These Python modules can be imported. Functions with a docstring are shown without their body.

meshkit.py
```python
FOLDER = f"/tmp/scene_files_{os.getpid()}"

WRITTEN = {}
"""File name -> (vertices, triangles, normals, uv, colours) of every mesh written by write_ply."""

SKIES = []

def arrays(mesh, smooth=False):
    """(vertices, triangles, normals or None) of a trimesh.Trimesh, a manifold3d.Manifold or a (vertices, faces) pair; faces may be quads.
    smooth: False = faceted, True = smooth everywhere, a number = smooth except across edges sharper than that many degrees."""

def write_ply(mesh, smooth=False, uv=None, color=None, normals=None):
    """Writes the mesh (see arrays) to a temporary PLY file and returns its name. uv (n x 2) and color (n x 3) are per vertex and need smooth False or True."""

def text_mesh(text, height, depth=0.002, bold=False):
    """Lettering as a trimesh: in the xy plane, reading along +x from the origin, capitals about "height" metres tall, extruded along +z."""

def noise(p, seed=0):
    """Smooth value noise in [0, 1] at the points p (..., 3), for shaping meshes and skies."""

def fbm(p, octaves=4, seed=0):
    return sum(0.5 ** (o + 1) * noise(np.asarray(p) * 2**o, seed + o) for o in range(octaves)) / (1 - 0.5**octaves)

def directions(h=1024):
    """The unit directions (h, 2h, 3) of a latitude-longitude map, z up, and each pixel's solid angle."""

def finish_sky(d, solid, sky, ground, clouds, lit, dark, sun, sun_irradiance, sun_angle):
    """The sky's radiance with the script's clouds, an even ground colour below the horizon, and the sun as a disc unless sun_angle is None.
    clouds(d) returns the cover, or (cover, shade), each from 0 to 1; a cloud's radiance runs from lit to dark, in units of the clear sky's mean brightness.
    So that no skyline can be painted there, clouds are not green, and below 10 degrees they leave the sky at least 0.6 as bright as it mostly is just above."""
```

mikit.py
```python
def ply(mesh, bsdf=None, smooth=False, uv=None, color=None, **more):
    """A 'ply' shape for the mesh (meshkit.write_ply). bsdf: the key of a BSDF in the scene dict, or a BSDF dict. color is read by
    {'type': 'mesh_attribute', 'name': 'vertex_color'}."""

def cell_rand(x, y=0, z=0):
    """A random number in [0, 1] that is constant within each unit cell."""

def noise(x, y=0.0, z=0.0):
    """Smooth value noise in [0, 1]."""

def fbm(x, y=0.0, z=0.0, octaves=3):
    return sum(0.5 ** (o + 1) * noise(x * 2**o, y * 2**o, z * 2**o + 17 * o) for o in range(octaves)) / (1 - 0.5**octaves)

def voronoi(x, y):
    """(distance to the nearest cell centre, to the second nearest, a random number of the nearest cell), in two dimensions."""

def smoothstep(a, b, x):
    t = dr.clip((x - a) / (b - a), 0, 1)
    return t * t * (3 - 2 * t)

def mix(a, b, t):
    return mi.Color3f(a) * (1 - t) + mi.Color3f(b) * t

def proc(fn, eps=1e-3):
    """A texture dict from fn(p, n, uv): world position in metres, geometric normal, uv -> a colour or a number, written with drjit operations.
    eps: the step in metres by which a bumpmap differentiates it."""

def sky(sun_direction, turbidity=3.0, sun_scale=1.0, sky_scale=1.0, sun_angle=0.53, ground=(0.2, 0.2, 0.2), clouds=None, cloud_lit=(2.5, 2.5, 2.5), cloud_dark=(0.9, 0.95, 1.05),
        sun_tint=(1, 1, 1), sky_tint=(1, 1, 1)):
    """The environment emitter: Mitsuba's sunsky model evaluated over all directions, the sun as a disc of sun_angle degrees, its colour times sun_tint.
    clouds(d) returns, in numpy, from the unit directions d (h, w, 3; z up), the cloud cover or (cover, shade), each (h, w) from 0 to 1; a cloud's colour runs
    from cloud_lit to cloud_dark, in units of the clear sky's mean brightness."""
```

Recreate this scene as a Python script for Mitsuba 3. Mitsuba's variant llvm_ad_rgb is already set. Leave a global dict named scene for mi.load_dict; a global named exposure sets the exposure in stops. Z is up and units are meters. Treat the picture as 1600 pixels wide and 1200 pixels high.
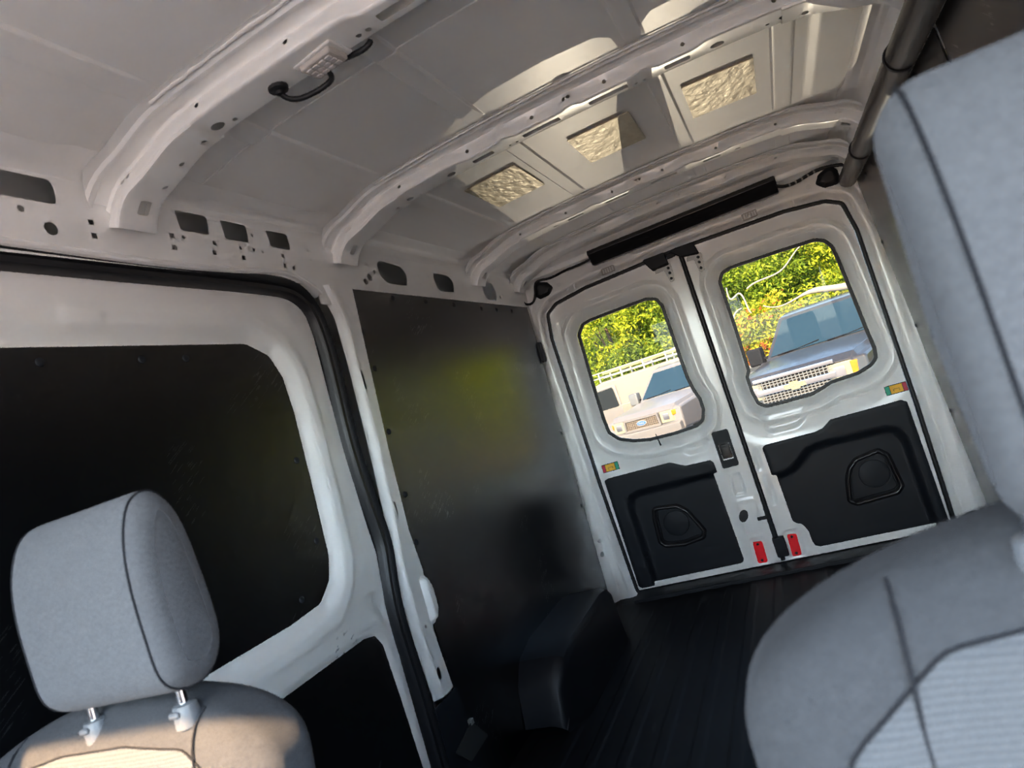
import math, random
import numpy as np, trimesh, shapely, drjit as dr
import mitsuba as mi
import mikit, meshkit
from mikit import proc, noise, fbm, smoothstep, mix, ply
from shapely.geometry import Polygon, Point, box as sbox, LineString
from shapely import affinity
from scipy.interpolate import PchipInterpolator, CubicSpline
from scipy.spatial.transform import Rotation
import manifold3d as m3

T = mi.ScalarTransform4f
scene, labels = {}, {}
rng = np.random.default_rng(7)

# ------------------------------------------------------------------ camera
# metres; z = 0 is the load floor, +y runs to the rear doors, +x is the driver's side
F, YAW, PITCH, ROLL = 1068.0, math.radians(-21.6), math.radians(2.88), math.radians(-17.77)
EYE = np.array([0.3275, 0.0, 1.097])
fw = np.array([math.sin(YAW) * math.cos(PITCH), math.cos(YAW) * math.cos(PITCH), math.sin(PITCH)])
_r = np.array([math.cos(YAW), -math.sin(YAW), 0.0])
_u = np.cross(_r, fw)
up = -math.sin(ROLL) * _r + math.cos(ROLL) * _u
scene['camera'] = {'type': 'thinlens', 'fov': math.degrees(2 * math.atan(800 / F)), 'fov_axis': 'x', 'near_clip': 0.02, 'far_clip': 300.0,
                   'aperture_radius': 0.0019, 'focus_distance': 3.2,
                   'to_world': T().look_at(origin=EYE.tolist(), target=(EYE + fw).tolist(), up=up.tolist())}
# ------------------------------------------------------------------ sky, sun, exposure
SUN = np.array([-0.13, -0.80, 0.60])
SUN = SUN / np.linalg.norm(SUN)
exposure = 6.0
scene['sky'] = mikit.sky(SUN, turbidity=3.0, sun_scale=0.45, sky_scale=1.0, sun_angle=0.8, ground=(0.345, 0.328, 0.308), sun_tint=(1.0, 0.80, 0.58), sky_tint=(1.04, 1.0, 0.955))
# two unseen spots below the road stand for mirrored sun, lighting the roof
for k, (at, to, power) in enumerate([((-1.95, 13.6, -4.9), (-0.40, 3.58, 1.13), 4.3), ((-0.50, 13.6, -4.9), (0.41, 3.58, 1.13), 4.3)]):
    scene['unseen_glint_spot_%03d' % (k + 1)] = {'type': 'spot', 'to_world': T().look_at(origin=list(at), target=list(to), up=[0, 0, 1]),
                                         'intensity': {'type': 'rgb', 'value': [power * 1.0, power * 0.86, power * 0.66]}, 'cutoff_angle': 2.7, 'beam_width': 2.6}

# ------------------------------------------------------------------ materials
def prin(key, base, rough=0.5, spec=0.5, metal=0.0, **more):
    b = base if isinstance(base, dict) else {'type': 'rgb', 'value': list(base)}
    scene[key] = {'type': 'twosided', 'nested': {'type': 'principled', 'base_color': b, 'roughness': rough, 'specular': spec, 'metallic': metal, **more}}
    return key

PAINT = prin('mat_paint', (0.79, 0.785, 0.77), 0.24, 0.5, clearcoat=1.0, clearcoat_gloss=0.97)
ROOFPAINT = prin('mat_roof_paint', (0.77, 0.765, 0.75), 0.30, 0.5)

def door_fn(p, n, uv):
    # dark scuff marks on the cross member of the sliding door
    s = smoothstep(0.79, 0.83, noise((p.y + 0.4 * p.z) * 70, (p.z - 0.4 * p.y) * 220, 5.0)) * smoothstep(0.45, 0.62, noise(p.y * 9, p.z * 9, 2.0))
    s = s * smoothstep(0.64, 0.66, p.z) * (1 - smoothstep(0.76, 0.78, p.z)) * smoothstep(0.95, 1.1, p.y) * (1 - smoothstep(1.5, 1.56, p.y))
    return mix((0.79, 0.785, 0.77), (0.05, 0.05, 0.055), s)
DOORPAINT = prin('mat_door_paint', proc(door_fn), 0.24, 0.5, clearcoat=1.0, clearcoat_gloss=0.97)

def liner_fn(p, n, uv):
    s = smoothstep(0.80, 0.86, noise(p.y * 9, p.z * 9, 3.0)) * smoothstep(0.80, 0.84, noise((p.y + 0.6 * p.z) * 30, (p.z - 0.7 * p.y) * 420, 1.0))
    return mix((0.012, 0.013, 0.0155), (0.10, 0.105, 0.11), s * 0.35)
scene['mat_liner'] = {'type': 'twosided', 'nested': {'type': 'roughplastic', 'distribution': 'beckmann', 'alpha': 0.10, 'int_ior': 1.8, 'nonlinear': True, 'diffuse_reflectance': proc(liner_fn)}}
LINER = 'mat_liner'
RUBBER = prin('mat_rubber', (0.010, 0.011, 0.013), 0.42, 0.4)
PLASTIC = prin('mat_black_plastic', (0.0085, 0.0105, 0.014), 0.5, 0.25)
PLASTICG = prin('mat_gloss_plastic', (0.012, 0.012, 0.013), 0.22, 0.6)
FLOORM = prin('mat_floor', (0.0035, 0.004, 0.0055), 0.55, 0.16)
CAB = prin('mat_cab_trim', (0.42, 0.42, 0.41), 0.8, 0.2)
CHROME = prin('mat_chrome', (0.82, 0.83, 0.85), 0.12, 0.5, 1.0)
STEEL = prin('mat_bracket_steel', (0.30, 0.30, 0.29), 0.4, 0.5, 0.6)
RED = prin('mat_reflector', (0.95, 0.012, 0.02), 0.3, 0.5)
SEAL = prin('mat_sealant', (0.70, 0.69, 0.67), 0.45, 0.4)

def pad_fn(p, n, uv):
    c = fbm(p.x * 60, p.y * 25, 0.0, 3)
    return mix((0.34, 0.295, 0.20), (0.50, 0.44, 0.31), c)
scene['mat_pad'] = {'type': 'twosided', 'nested': {'type': 'bumpmap', 'arbitrary': {'type': 'proc', 'fn': proc(lambda p, n, uv: fbm(p.x * 45, p.y * 30, 0.0, 3) * 1.0)['fn'], 'eps': 1e-3}, 'scale': 0.0024,
                    'nested': {'type': 'principled', 'base_color': proc(pad_fn), 'roughness': 0.35, 'metallic': 0.35, 'specular': 0.5}}}
PAD = 'mat_pad'

def fabric_fn(p, n, uv):
    g = noise(p.x * 900, p.y * 900, p.z * 900)
    return mix((0.052, 0.053, 0.058), (0.112, 0.114, 0.122), g * 0.6 + 0.4 * fbm(p.x * 240, p.y * 240, p.z * 240, 2))
def fabric_light_fn(p, n, uv):
    g = noise(p.x * 800, p.y * 500, p.z * 800)
    w = 0.5 + 0.5 * dr.sin(p.z * 2 * math.pi / 0.0042)
    return mix((0.037, 0.039, 0.043), (0.105, 0.108, 0.115), 0.25 + 0.35 * g + 0.35 * w)
prin('mat_fabric', proc(fabric_fn), 0.9, 0.15, sheen=0.35)
prin('mat_fabric_light', proc(fabric_light_fn), 0.9, 0.15, sheen=0.35)
def fabric_dark_fn(p, n, uv):
    g = noise(p.x * 900, p.y * 900, p.z * 900)
    return mix((0.026, 0.027, 0.030), (0.060, 0.061, 0.066), g * 0.6 + 0.4 * fbm(p.x * 240, p.y * 240, p.z * 240, 2))
prin('mat_fabric_dark', proc(fabric_dark_fn), 0.92, 0.1, sheen=0.15)
prin('mat_thread', (0.014, 0.0145, 0.017), 0.8, 0.1)
scene['mat_pane'] = {'type': 'thindielectric', 'specular_transmittance': {'type': 'rgb', 'value': [0.30, 0.30, 0.285]}, 'specular_reflectance': 0.10}  # pane darkened and reflectance cut so the outdoors renders less bright

# ------------------------------------------------------------------ mesh helpers
def add(key, mesh, mat, smooth=30, **kw):
    scene[key] = ply(mesh, mat, smooth=smooth, **kw)
    return key

def tag(key, label=None, cat=None, group=None, kind=None):
    d = labels.setdefault(key, {})
    for k, v in (('label', label), ('category', cat), ('group', group), ('kind', kind)):
        if v:
            d[k] = v

def num(key, k):
    return key if k == 0 else '%s_%03d' % (key, k)

def cross(poly):
    polys = list(getattr(poly, 'geoms', [poly]))
    rings = []
    for p in polys:
        rings += [np.array(p.exterior.coords)[:-1]] + [np.array(i.coords)[:-1] for i in p.interiors]
    return m3.CrossSection([r.tolist() for r in rings], m3.FillRule.EvenOdd)

def sheet(poly, t, L, fn=None):
    """A plate cut from poly in (u, v), t thick in w, meshed to edges of length L and bent by fn(u, v, w) -> (n, 3)."""
    m = cross(poly).extrude(t)
    if L:
        m = m.refine_to_length(L)
    me = m.to_mesh()
    v = np.array(me.vert_properties[:, :3], float)
    if fn is not None:
        v = np.asarray(fn(v[:, 0], v[:, 1], v[:, 2]))
    return trimesh.Trimesh(v, np.array(me.tri_verts), process=False)

def cells(poly, us, vs, fn, t=0.0):
    """Sheet metal: poly cut along the grid lines us, vs, so that creases fall on edges, and bent by fn; t > 0 adds its back."""
    us, vs = np.asarray(us, float), np.asarray(vs, float)
    shapely.prepare(poly)
    U0, V0 = np.meshgrid(us[:-1], vs[:-1], indexing='ij')
    U1, V1 = np.meshgrid(us[1:], vs[1:], indexing='ij')
    U0, V0, U1, V1 = (a.ravel() for a in (U0, V0, U1, V1))
    bx = shapely.box(U0, V0, U1, V1)
    full = shapely.contains(poly, bx)
    part = shapely.intersects(poly, bx) & ~full
    q = np.stack([np.stack([a[full], b[full]], 1) for a, b in ((U0, V0), (U1, V0), (U1, V1), (U0, V1))], 1)
    k = np.arange(len(q))[:, None] * 4
    V, Fc, n = [q.reshape(-1, 2)], [np.vstack([k + [0, 1, 2], k + [0, 2, 3]])], 4 * len(q)
    for g in shapely.intersection(poly, bx[part]):
        for h in getattr(g, 'geoms', [g]):
            if h.geom_type == 'Polygon' and h.area > 1e-10:
                v, f = trimesh.creation.triangulate_polygon(h, engine='earcut')
                V.append(v); Fc.append(f + n); n += len(v)
    v, f = np.vstack(V), np.vstack(Fc)
    key, inv = np.unique(np.round(v, 6), axis=0, return_inverse=True)
    f = inv.reshape(-1)[f]
    f = f[(f[:, 0] != f[:, 1]) & (f[:, 1] != f[:, 2]) & (f[:, 0] != f[:, 2])]
    m = trimesh.Trimesh(np.asarray(fn(key[:, 0], key[:, 1], np.full(len(key), t if t else 0.001))), f, process=False)
    return m

def span(a, b, step, extra=()):
    return np.unique(np.round(np.r_[np.linspace(a, b, max(2, int(round((b - a) / step)) + 1)), [e for e in extra if a < e < b]], 6))

def cat(*ms):
    return trimesh.util.concatenate([m for m in ms])

def rrect(x0, y0, x1, y1, r, n=6):
    r = min(r, (x1 - x0) / 2 - 1e-4, (y1 - y0) / 2 - 1e-4)
    return sbox(x0 + r, y0 + r, x1 - r, y1 - r).buffer(r, quad_segs=n)

def soft(pts, r=0.02, n=5):
    """A polygon with rounded corners."""
    p = Polygon(pts).buffer(0)
    return p.buffer(-r, quad_segs=n, join_style='round').buffer(2 * r, quad_segs=n).buffer(-r, quad_segs=n)

def disc(x, y, r, n=10):
    return Point(x, y).buffer(r, quad_segs=max(2, n // 4))

def ell(x, y, a, b, rot=0, n=16):
    return affinity.rotate(affinity.scale(Point(x, y).buffer(1, quad_segs=n // 4), a, b), rot)

def spline(pts, n=12):
    p = np.array(pts, float)
    d = np.r_[0, np.cumsum(np.linalg.norm(np.diff(p, axis=0), axis=1))]
    return CubicSpline(d, p)(np.linspace(0, d[-1], n * (len(p) - 1) + 1))

def tube(path, r, sides=10, closed=False, squash=None):
    p = np.asarray(path, float)
    if closed:
        t = np.roll(p, -1, 0) - np.roll(p, 1, 0)
    else:
        t = np.gradient(p, axis=0)
    t /= np.linalg.norm(t, axis=1, keepdims=True) + 1e-12
    a = np.cross(t[0], [0, 0, 1.0] if abs(t[0][2]) < 0.9 else [1.0, 0, 0])
    A = []
    for k in range(len(p)):
        a = a - t[k] * (a @ t[k])
        a /= np.linalg.norm(a) + 1e-12
        A.append(a)
    A = np.array(A)
    B = np.cross(t, A)
    th = np.arange(sides) * 2 * math.pi / sides
    r = np.broadcast_to(r, (len(p),))
    v = p[:, None] + r[:, None, None] * (np.cos(th)[None, :, None] * A[:, None] + np.sin(th)[None, :, None] * B[:, None])
    n = len(p)
    f = []
    for i in range(n if closed else n - 1):
        j = (i + 1) % n
        for k in range(sides):
            l = (k + 1) % sides
            f += [(i * sides + k, i * sides + l, j * sides + l), (i * sides + k, j * sides + l, j * sides + k)]
    v = v.reshape(-1, 3)
    if not closed:
        v = np.vstack([v, p[:1], p[-1:]])
        c0, c1 = len(v) - 2, len(v) - 1
        for k in range(sides):
            l = (k + 1) % sides
            f += [(c0, l, k), (c1, (n - 1) * sides + k, (n - 1) * sides + l)]
    return trimesh.Trimesh(v, np.array(f), process=False)

def rbox(x0, y0, z0, x1, y1, z1, r=0.005, n=8):
    """A box with rounded edges."""
    s = m3.Manifold.sphere(r, n)
    return mtri(m3.Manifold.batch_hull([s.translate((x, y, z)) for x in (x0 + r, x1 - r) for y in (y0 + r, y1 - r) for z in (z0 + r, z1 - r)]))

def mtri(m):
    me = m.to_mesh()
    return trimesh.Trimesh(np.array(me.vert_properties[:, :3], float), np.array(me.tri_verts), process=False)

def hull(pts, r=0.0, n=8):
    if r:
        s = m3.Manifold.sphere(r, n)
        return mtri(m3.Manifold.batch_hull([s.translate(tuple(map(float, p))) for p in pts]))
    return mtri(m3.Manifold.hull_points(np.asarray(pts, float)))

def gridmesh(P, closed_u=False, closed_v=False):
    n, m = P.shape[:2]
    idx = np.arange(n * m).reshape(n, m)
    f = []
    for i in range(n if closed_u else n - 1):
        a, b = idx[i], idx[(i + 1) % n]
        jn = m if closed_v else m - 1
        j = np.arange(jn)
        k = (j + 1) % m
        f.append(np.stack([a[j], b[j], b[k]], 1))
        f.append(np.stack([a[j], b[k], a[k]], 1))
    return trimesh.Trimesh(P.reshape(-1, 3), np.vstack(f), process=False)

def ss(a, b, x):
    t = np.clip((x - a) / (b - a), 0, 1)
    return t * t * (3 - 2 * t)

# ------------------------------------------------------------------ shapes of the body
def skin(x):
    return 1.91 - 0.045 * x**2 - 0.04 * x**4
def prof(z):
    return 0.9116 - 0.0375 * z          # half width of the side wall at height z
YR = 3.58                                # rear door plane

# outer body: keeps daylight out of the hollow walls
def side_prism(pts, x0, x1):
    return m3.Manifold.extrude(m3.CrossSection([[list(p) for p in pts]]), x1 - x0).transform([[0, 0, 1, x0], [1, 0, 0, 0], [0, 1, 0, 0]])
OUT = [(3.70, -0.12), (3.70, 2.02), (-0.10, 2.02), (-0.42, 1.72), (-1.32, 0.90), (-1.9, 0.65), (-1.9, -0.12)]
INN = [(3.63, -0.05), (3.63, 1.955), (-0.06, 1.955), (-0.38, 1.66), (-1.27, 0.85), (-1.85, 0.6), (-1.85, -0.05)]
shell = side_prism(OUT, -1.09, 1.09) - side_prism(INN, -1.05, 1.05)
shell -= side_prism([(-0.36, 1.563), (-0.51, 1.73), (-1.6, 1.05), (-1.62, 0.72), (-1.34, 0.66)], -0.93, 0.93)          # windscreen
shell -= m3.Manifold.cube((1.5, 0.84, 0.66)).translate((-1.5, -0.72, 0.84))                                             # passenger window
shell -= m3.Manifold.cube((1.5, 1.00, 1.50)).translate((0.0, -0.78, 0.06))                                              # unseen driver's doorway, left open to light the cab and seats
for cx in (-0.40, 0.41):
    shell -= m3.Manifold.cube((0.66, 0.3, 0.82)).translate((cx - 0.33, 3.5, 0.72))
add('wall_outer', mtri(shell), prin('mat_body_shell', (0.74, 0.735, 0.72), 0.5, 0.3), False)
tag('wall_outer', kind='structure')

# ------------------------------------------------------------------ floor
xs = np.linspace(-0.93, 0.93, 373)
ribs = 0.0025 * (ss(0.30, 0.36, np.abs(((xs + 0.03) / 0.115) % 1 - 0.5)) )
ys = np.array([-0.9, 0.6, 1.2, 1.8, 2.4, 3.0, 3.46])
P = np.stack([np.broadcast_to(xs, (len(ys), len(xs))), np.broadcast_to(ys[:, None], (len(ys), len(xs))), np.broadcast_to(ribs - 0.0025, (len(ys), len(xs)))], -1)
add('floor', cat(gridmesh(P), rbox(-0.93, -1.8, -0.045, 0.93, 3.62, -0.005, 0.004)), FLOORM, 30)
tag('floor', 'black ribbed rubber load floor running back to the rear doors', kind='structure')
add('floor__sill', rbox(-0.76, 3.44, -0.02, 0.76, 3.60, 0.016, 0.006), PLASTIC, 40)
tag('floor__sill', 'black plastic sill step in front of the rear doors')

# ------------------------------------------------------------------ ceiling: roof skin with pressed ribs
RIBS = [(-0.585, 0.03), (-0.227, 0.027), (0.230, 0.025), (0.582, 0.032)]
BOWS = [1.058, 1.832, 2.872, 3.41]
xs = np.unique(np.r_[np.linspace(-0.845, 0.845, 120), np.concatenate([c + s * np.array([w - 0.004, w - 0.002, w, w + 0.002, w + 0.004]) for c, w in RIBS for s in (-1, 1)])])
ys = np.unique(np.r_[np.linspace(-0.08, 3.60, 130), 1.281, 1.2826, 1.2854, 1.287])
X, Y = np.meshgrid(xs, ys)
Z = skin(X)
gap = np.minimum.reduce([np.abs(Y - (b + 0.02)) for b in BOWS])
fade = ss(0.10, 0.17, gap)
for c, w in RIBS:
    Z = Z - 0.006 * fade * (1 - ss(w - 0.004, w + 0.002, np.abs(X - c)))
Z = Z - 0.004 * fade * ss(0.66, 0.675, np.abs(X))
Z = Z + 0.0015 * (meshkit.fbm(np.stack([X * 2.2, Y * 2.2, X * 0], -1), 2) - 0.5)
Z = Z + 0.016 * ((Y > 1.2825) & (Y < 1.2855))
add('ceiling', cat(gridmesh(np.stack([X, Y, Z], -1)), gridmesh(np.stack([X, Y, Z + 0.02], -1)[::6, ::6])), ROOFPAINT, 25)
tag('ceiling', kind='structure')

# roof bows: hat sections with slots and round holes, feet bent down to the side rails
def bow_bottom(x):
    a = abs(x)
    return skin(x) - 0.05 - 0.028 * ss(0.60, 0.76, a)
half = np.array([(x, bow_bottom(x)) for x in np.linspace(0, 0.735, 30)])
foot = spline([half[-2], half[-1], (0.772, 1.788), (0.800, 1.768), (0.815, 1.748), (0.824, 1.730)], 6)[6:]
half = np.vstack([half[:-1], foot])
path = np.vstack([half[::-1] * [-1, 1], half[1:]])
plen = np.r_[0, np.cumsum(np.linalg.norm(np.diff(path, axis=0), axis=1))]
plen -= plen[-1] / 2
tg = np.gradient(path, axis=0)
tg /= np.linalg.norm(tg, axis=1, keepdims=True)
UEND = plen[-1]
def u_of(x):
    return np.interp(x, path[:, 0], plen)
SEC = np.array([(-0.075, 0.0485), (-0.052, 0.0485), (-0.046, 0.042), (-0.036, 0.042), (-0.030, 0.0475), (-0.006, 0.0475), (0.004, 0.043), (-0.003, 0.007), (0.000, 0.002), (0.006, 0.0), (0.070, 0.0), (0.077, 0.004), (0.083, 0.0475), (0.108, 0.0485)])
slen = np.r_[0, np.cumsum(np.linalg.norm(np.diff(SEC, axis=0), axis=1))]
slen -= np.interp(8.5, np.arange(len(SEC)), slen) * 0 + (slen[6] + slen[7]) / 2
def v_of(dy):
    return float(np.interp(dy, SEC[9:, 0], slen[9:])) if dy > 0.005 else float(np.interp(dy, SEC[:6, 0], slen[:6]))
def bow_fn(yb, wave):
    def fn(u, v, w):
        x, z = np.interp(u, plen, path[:, 0]), np.interp(u, plen, path[:, 1])
        tx, tz = np.interp(u, plen, tg[:, 0]), np.interp(u, plen, tg[:, 1])
        dy, h = np.interp(v, slen, SEC[:, 0]), np.interp(v, slen, SEC[:, 1])
        dy = dy + wave(x) * np.clip(1 - np.abs(dy - 0.002) / 0.03, 0, 1) * np.clip((0.045 - h) / 0.02, 0, 1)
        wide = 1 + 0.10 * ss(0.70, 0.86, np.abs(u))
        h = h - w
        return np.stack([x - tz * h, yb + dy * wide, z + tx * h], 1)
    return fn
VB = v_of(0.042)
def bow_poly(slots, oval, pairs, fronts, u0=-UEND, u1=UEND, v0=slen[0], v1=slen[-1]):
    e = 0.075
    p = Polygon([(u0, v_of(-0.02)), (u0 + e, v0), (u1 - e, v0), (u1, v_of(-0.02)), (u1, v_of(0.076)), (u1 - e * 0.6, v1), (u0 + e * 0.6, v1), (u0, v_of(0.076))])
    cut = []
    for a, b in slots:
        cut.append(rrect(u_of(a), VB - 0.012, u_of(b), VB + 0.013, 0.004, 2))
    for x, r in oval:
        cut.append(ell(u_of(x), VB, r, r * 0.75))
    for c in (-0.790, 0.790):
        cut.append(rrect(u_of(c) - 0.024, VB - 0.016, u_of(c) + 0.012, VB + 0.012, 0.006))
    for x, dy, r in pairs:
        cut.append(disc(u_of(x), v_of(dy), r, 10))
    for x in fronts:
        cut.append(disc(u_of(x), 0.0, 0.0055, 12))
    return p.difference(shapely.union_all(cut))
def wave_of(slots, amp):
    def wave(x):
        w = np.zeros_like(x)
        for a, b in slots:
            w += ss(a - 0.05, a - 0.01, x) * (1 - ss(b + 0.01, b + 0.05, x))
        return amp * (np.clip(w, 0, 1) - 0.5)
    return wave
S1 = [(-0.139, 0.16), (0.28, 0.42)]
S2 = [(-0.317, -0.248), (-0.150, -0.034), (0.055, 0.167), (0.270, 0.338)]
S3 = [(-0.341, -0.267), (-0.162, -0.059), (0.040, 0.153), (0.263, 0.332)]
spec = [(S1, [(-0.546, 0.016), (0.50, 0.018)], [(-0.191, 0.053, 0.006), (-0.169, 0.053, 0.006), (-0.51, 0.055, 0.006), (-0.597, 0.05, 0.008), (-0.669, 0.05, 0.008), (-0.735, 0.055, 0.008), (0.19, 0.053, 0.006)], [-0.537, -0.306, -0.1, 0.1, 0.306, 0.537, 0.753, 0.768, -0.753, -0.768]),
        (S2, [(-0.394, 0.015), (0.408, 0.018), (0.574, 0.015)], [(-0.199, 0.055, 0.005), (-0.175, 0.055, 0.005), (-0.552, 0.05, 0.012), (-0.603, 0.05, 0.009), (-0.518, 0.06, 0.004), (-0.679, 0.05, 0.006), (0.189, 0.055, 0.005), (0.212, 0.055, 0.005), (0.619, 0.05, 0.009), (0.532, 0.05, 0.005)], [-0.545, -0.313, -0.102, 0.0, 0.014, 0.115, 0.329, 0.553, -0.745, -0.76, 0.745, 0.76]),
        (S3, [(-0.40, 0.012), (0.40, 0.012)], [(-0.215, 0.055, 0.005), (0.195, 0.055, 0.005), (0.215, 0.055, 0.005)], [-0.55, -0.332, -0.116, -0.007, 0.007, 0.104, 0.323, 0.550, -0.75, -0.764, 0.75, 0.764]),
        ([(-0.3, -0.2), (0.2, 0.3)], [(-0.40, 0.012), (0.40, 0.012)], [], [-0.56, -0.338, -0.121, -0.007, 0.007, 0.10, 0.32, 0.547, -0.75, -0.764, 0.75, 0.764])]
for k, (slots, oval, pairs, fronts) in enumerate(spec):
    fn = bow_fn(BOWS[k], wave_of(slots, 0.022))
    key = num('ceiling__roof_bow', k)
    add(key, cells(bow_poly(slots, oval, pairs, fronts), span(-UEND, UEND, 0.02), np.unique(np.r_[slen, (slen[6] + slen[7]) / 2, (slen[9] + slen[10]) / 2]), fn), PAINT, 35)
    for s in (0, 1):                    # end brackets lapped over the bow
        a, b = (0.565, UEND) if s else (-UEND, -0.565)
        brk = \
            sbox(u_of(0.565) if s else -UEND, v_of(-0.008), UEND if s else u_of(-0.565), v_of(0.079)).difference(shapely.union_all(
                [disc(u_of(x), 0.0, 0.006, 10) for x in fronts] + [disc(u_of(x), v_of(dy), r + 0.001, 10) for x, dy, r in pairs] + [rrect(u_of(c) - 0.024, VB - 0.016, u_of(c) + 0.012, VB + 0.012, 0.006) for c in (-0.790, 0.790)]))
        add(num(key + '__end_bracket', s), cells(brk, span(-UEND, UEND, 0.02, (u_of(-0.565), u_of(0.565))), np.unique(np.r_[slen, v_of(-0.008), v_of(0.079)]), lambda u, v, w, fn=fn: fn(u, v, w + 0.006)), PAINT, 40)
    # the bead of sealant along the front flange
    xs_ = np.linspace(-0.60, 0.60, 160)
    jit = np.interp(xs_, np.linspace(-0.6, 0.6, 90), rng.normal(0, 1, 90))
    pth = np.stack([xs_, BOWS[k] - 0.060 + 0.002 * jit, skin(xs_) - 0.004 + 0.0006 * jit], 1)
    add(key + '__sealant_bead', tube(pth, 0.003 + 0.0012 * np.abs(np.roll(jit, 3)), 6), SEAL, True)
tag('ceiling__roof_bow', 'white pressed steel roof bow that carries the dome lamp')
tag('ceiling__roof_bow_001', 'white pressed steel roof bow with slots and round holes')

# ------------------------------------------------------------------ damping pads stuck to the roof
for k, (a, b, what) in enumerate([((-0.476, 2.155), (-0.280, 2.47), 'left'), ((-0.092, 2.172), (0.118, 2.478), 'mid'), ((0.287, 2.175), (0.500, 2.487), 'right')]):
    key = num('damping_pad', k)
    add(key, sheet(rrect(a[0], a[1], b[0], b[1], 0.004), 0.004, 0.02, lambda u, v, w: np.stack([u, v, skin(u) - 0.0045 - w], 1)), PAD, 20)
tag('damping_pad', 'gold foil damping pad on the roof skin nearest the sliding door', 'damping pad', 'foil damping pads on the roof')
tag('damping_pad_001', 'gold foil damping pad in the middle of the roof, between two others', 'damping pad', 'foil damping pads on the roof')
tag('damping_pad_002', 'gold foil damping pad on the roof nearest the black tube, brightly lit', 'damping pad', 'foil damping pads on the roof')

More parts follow.
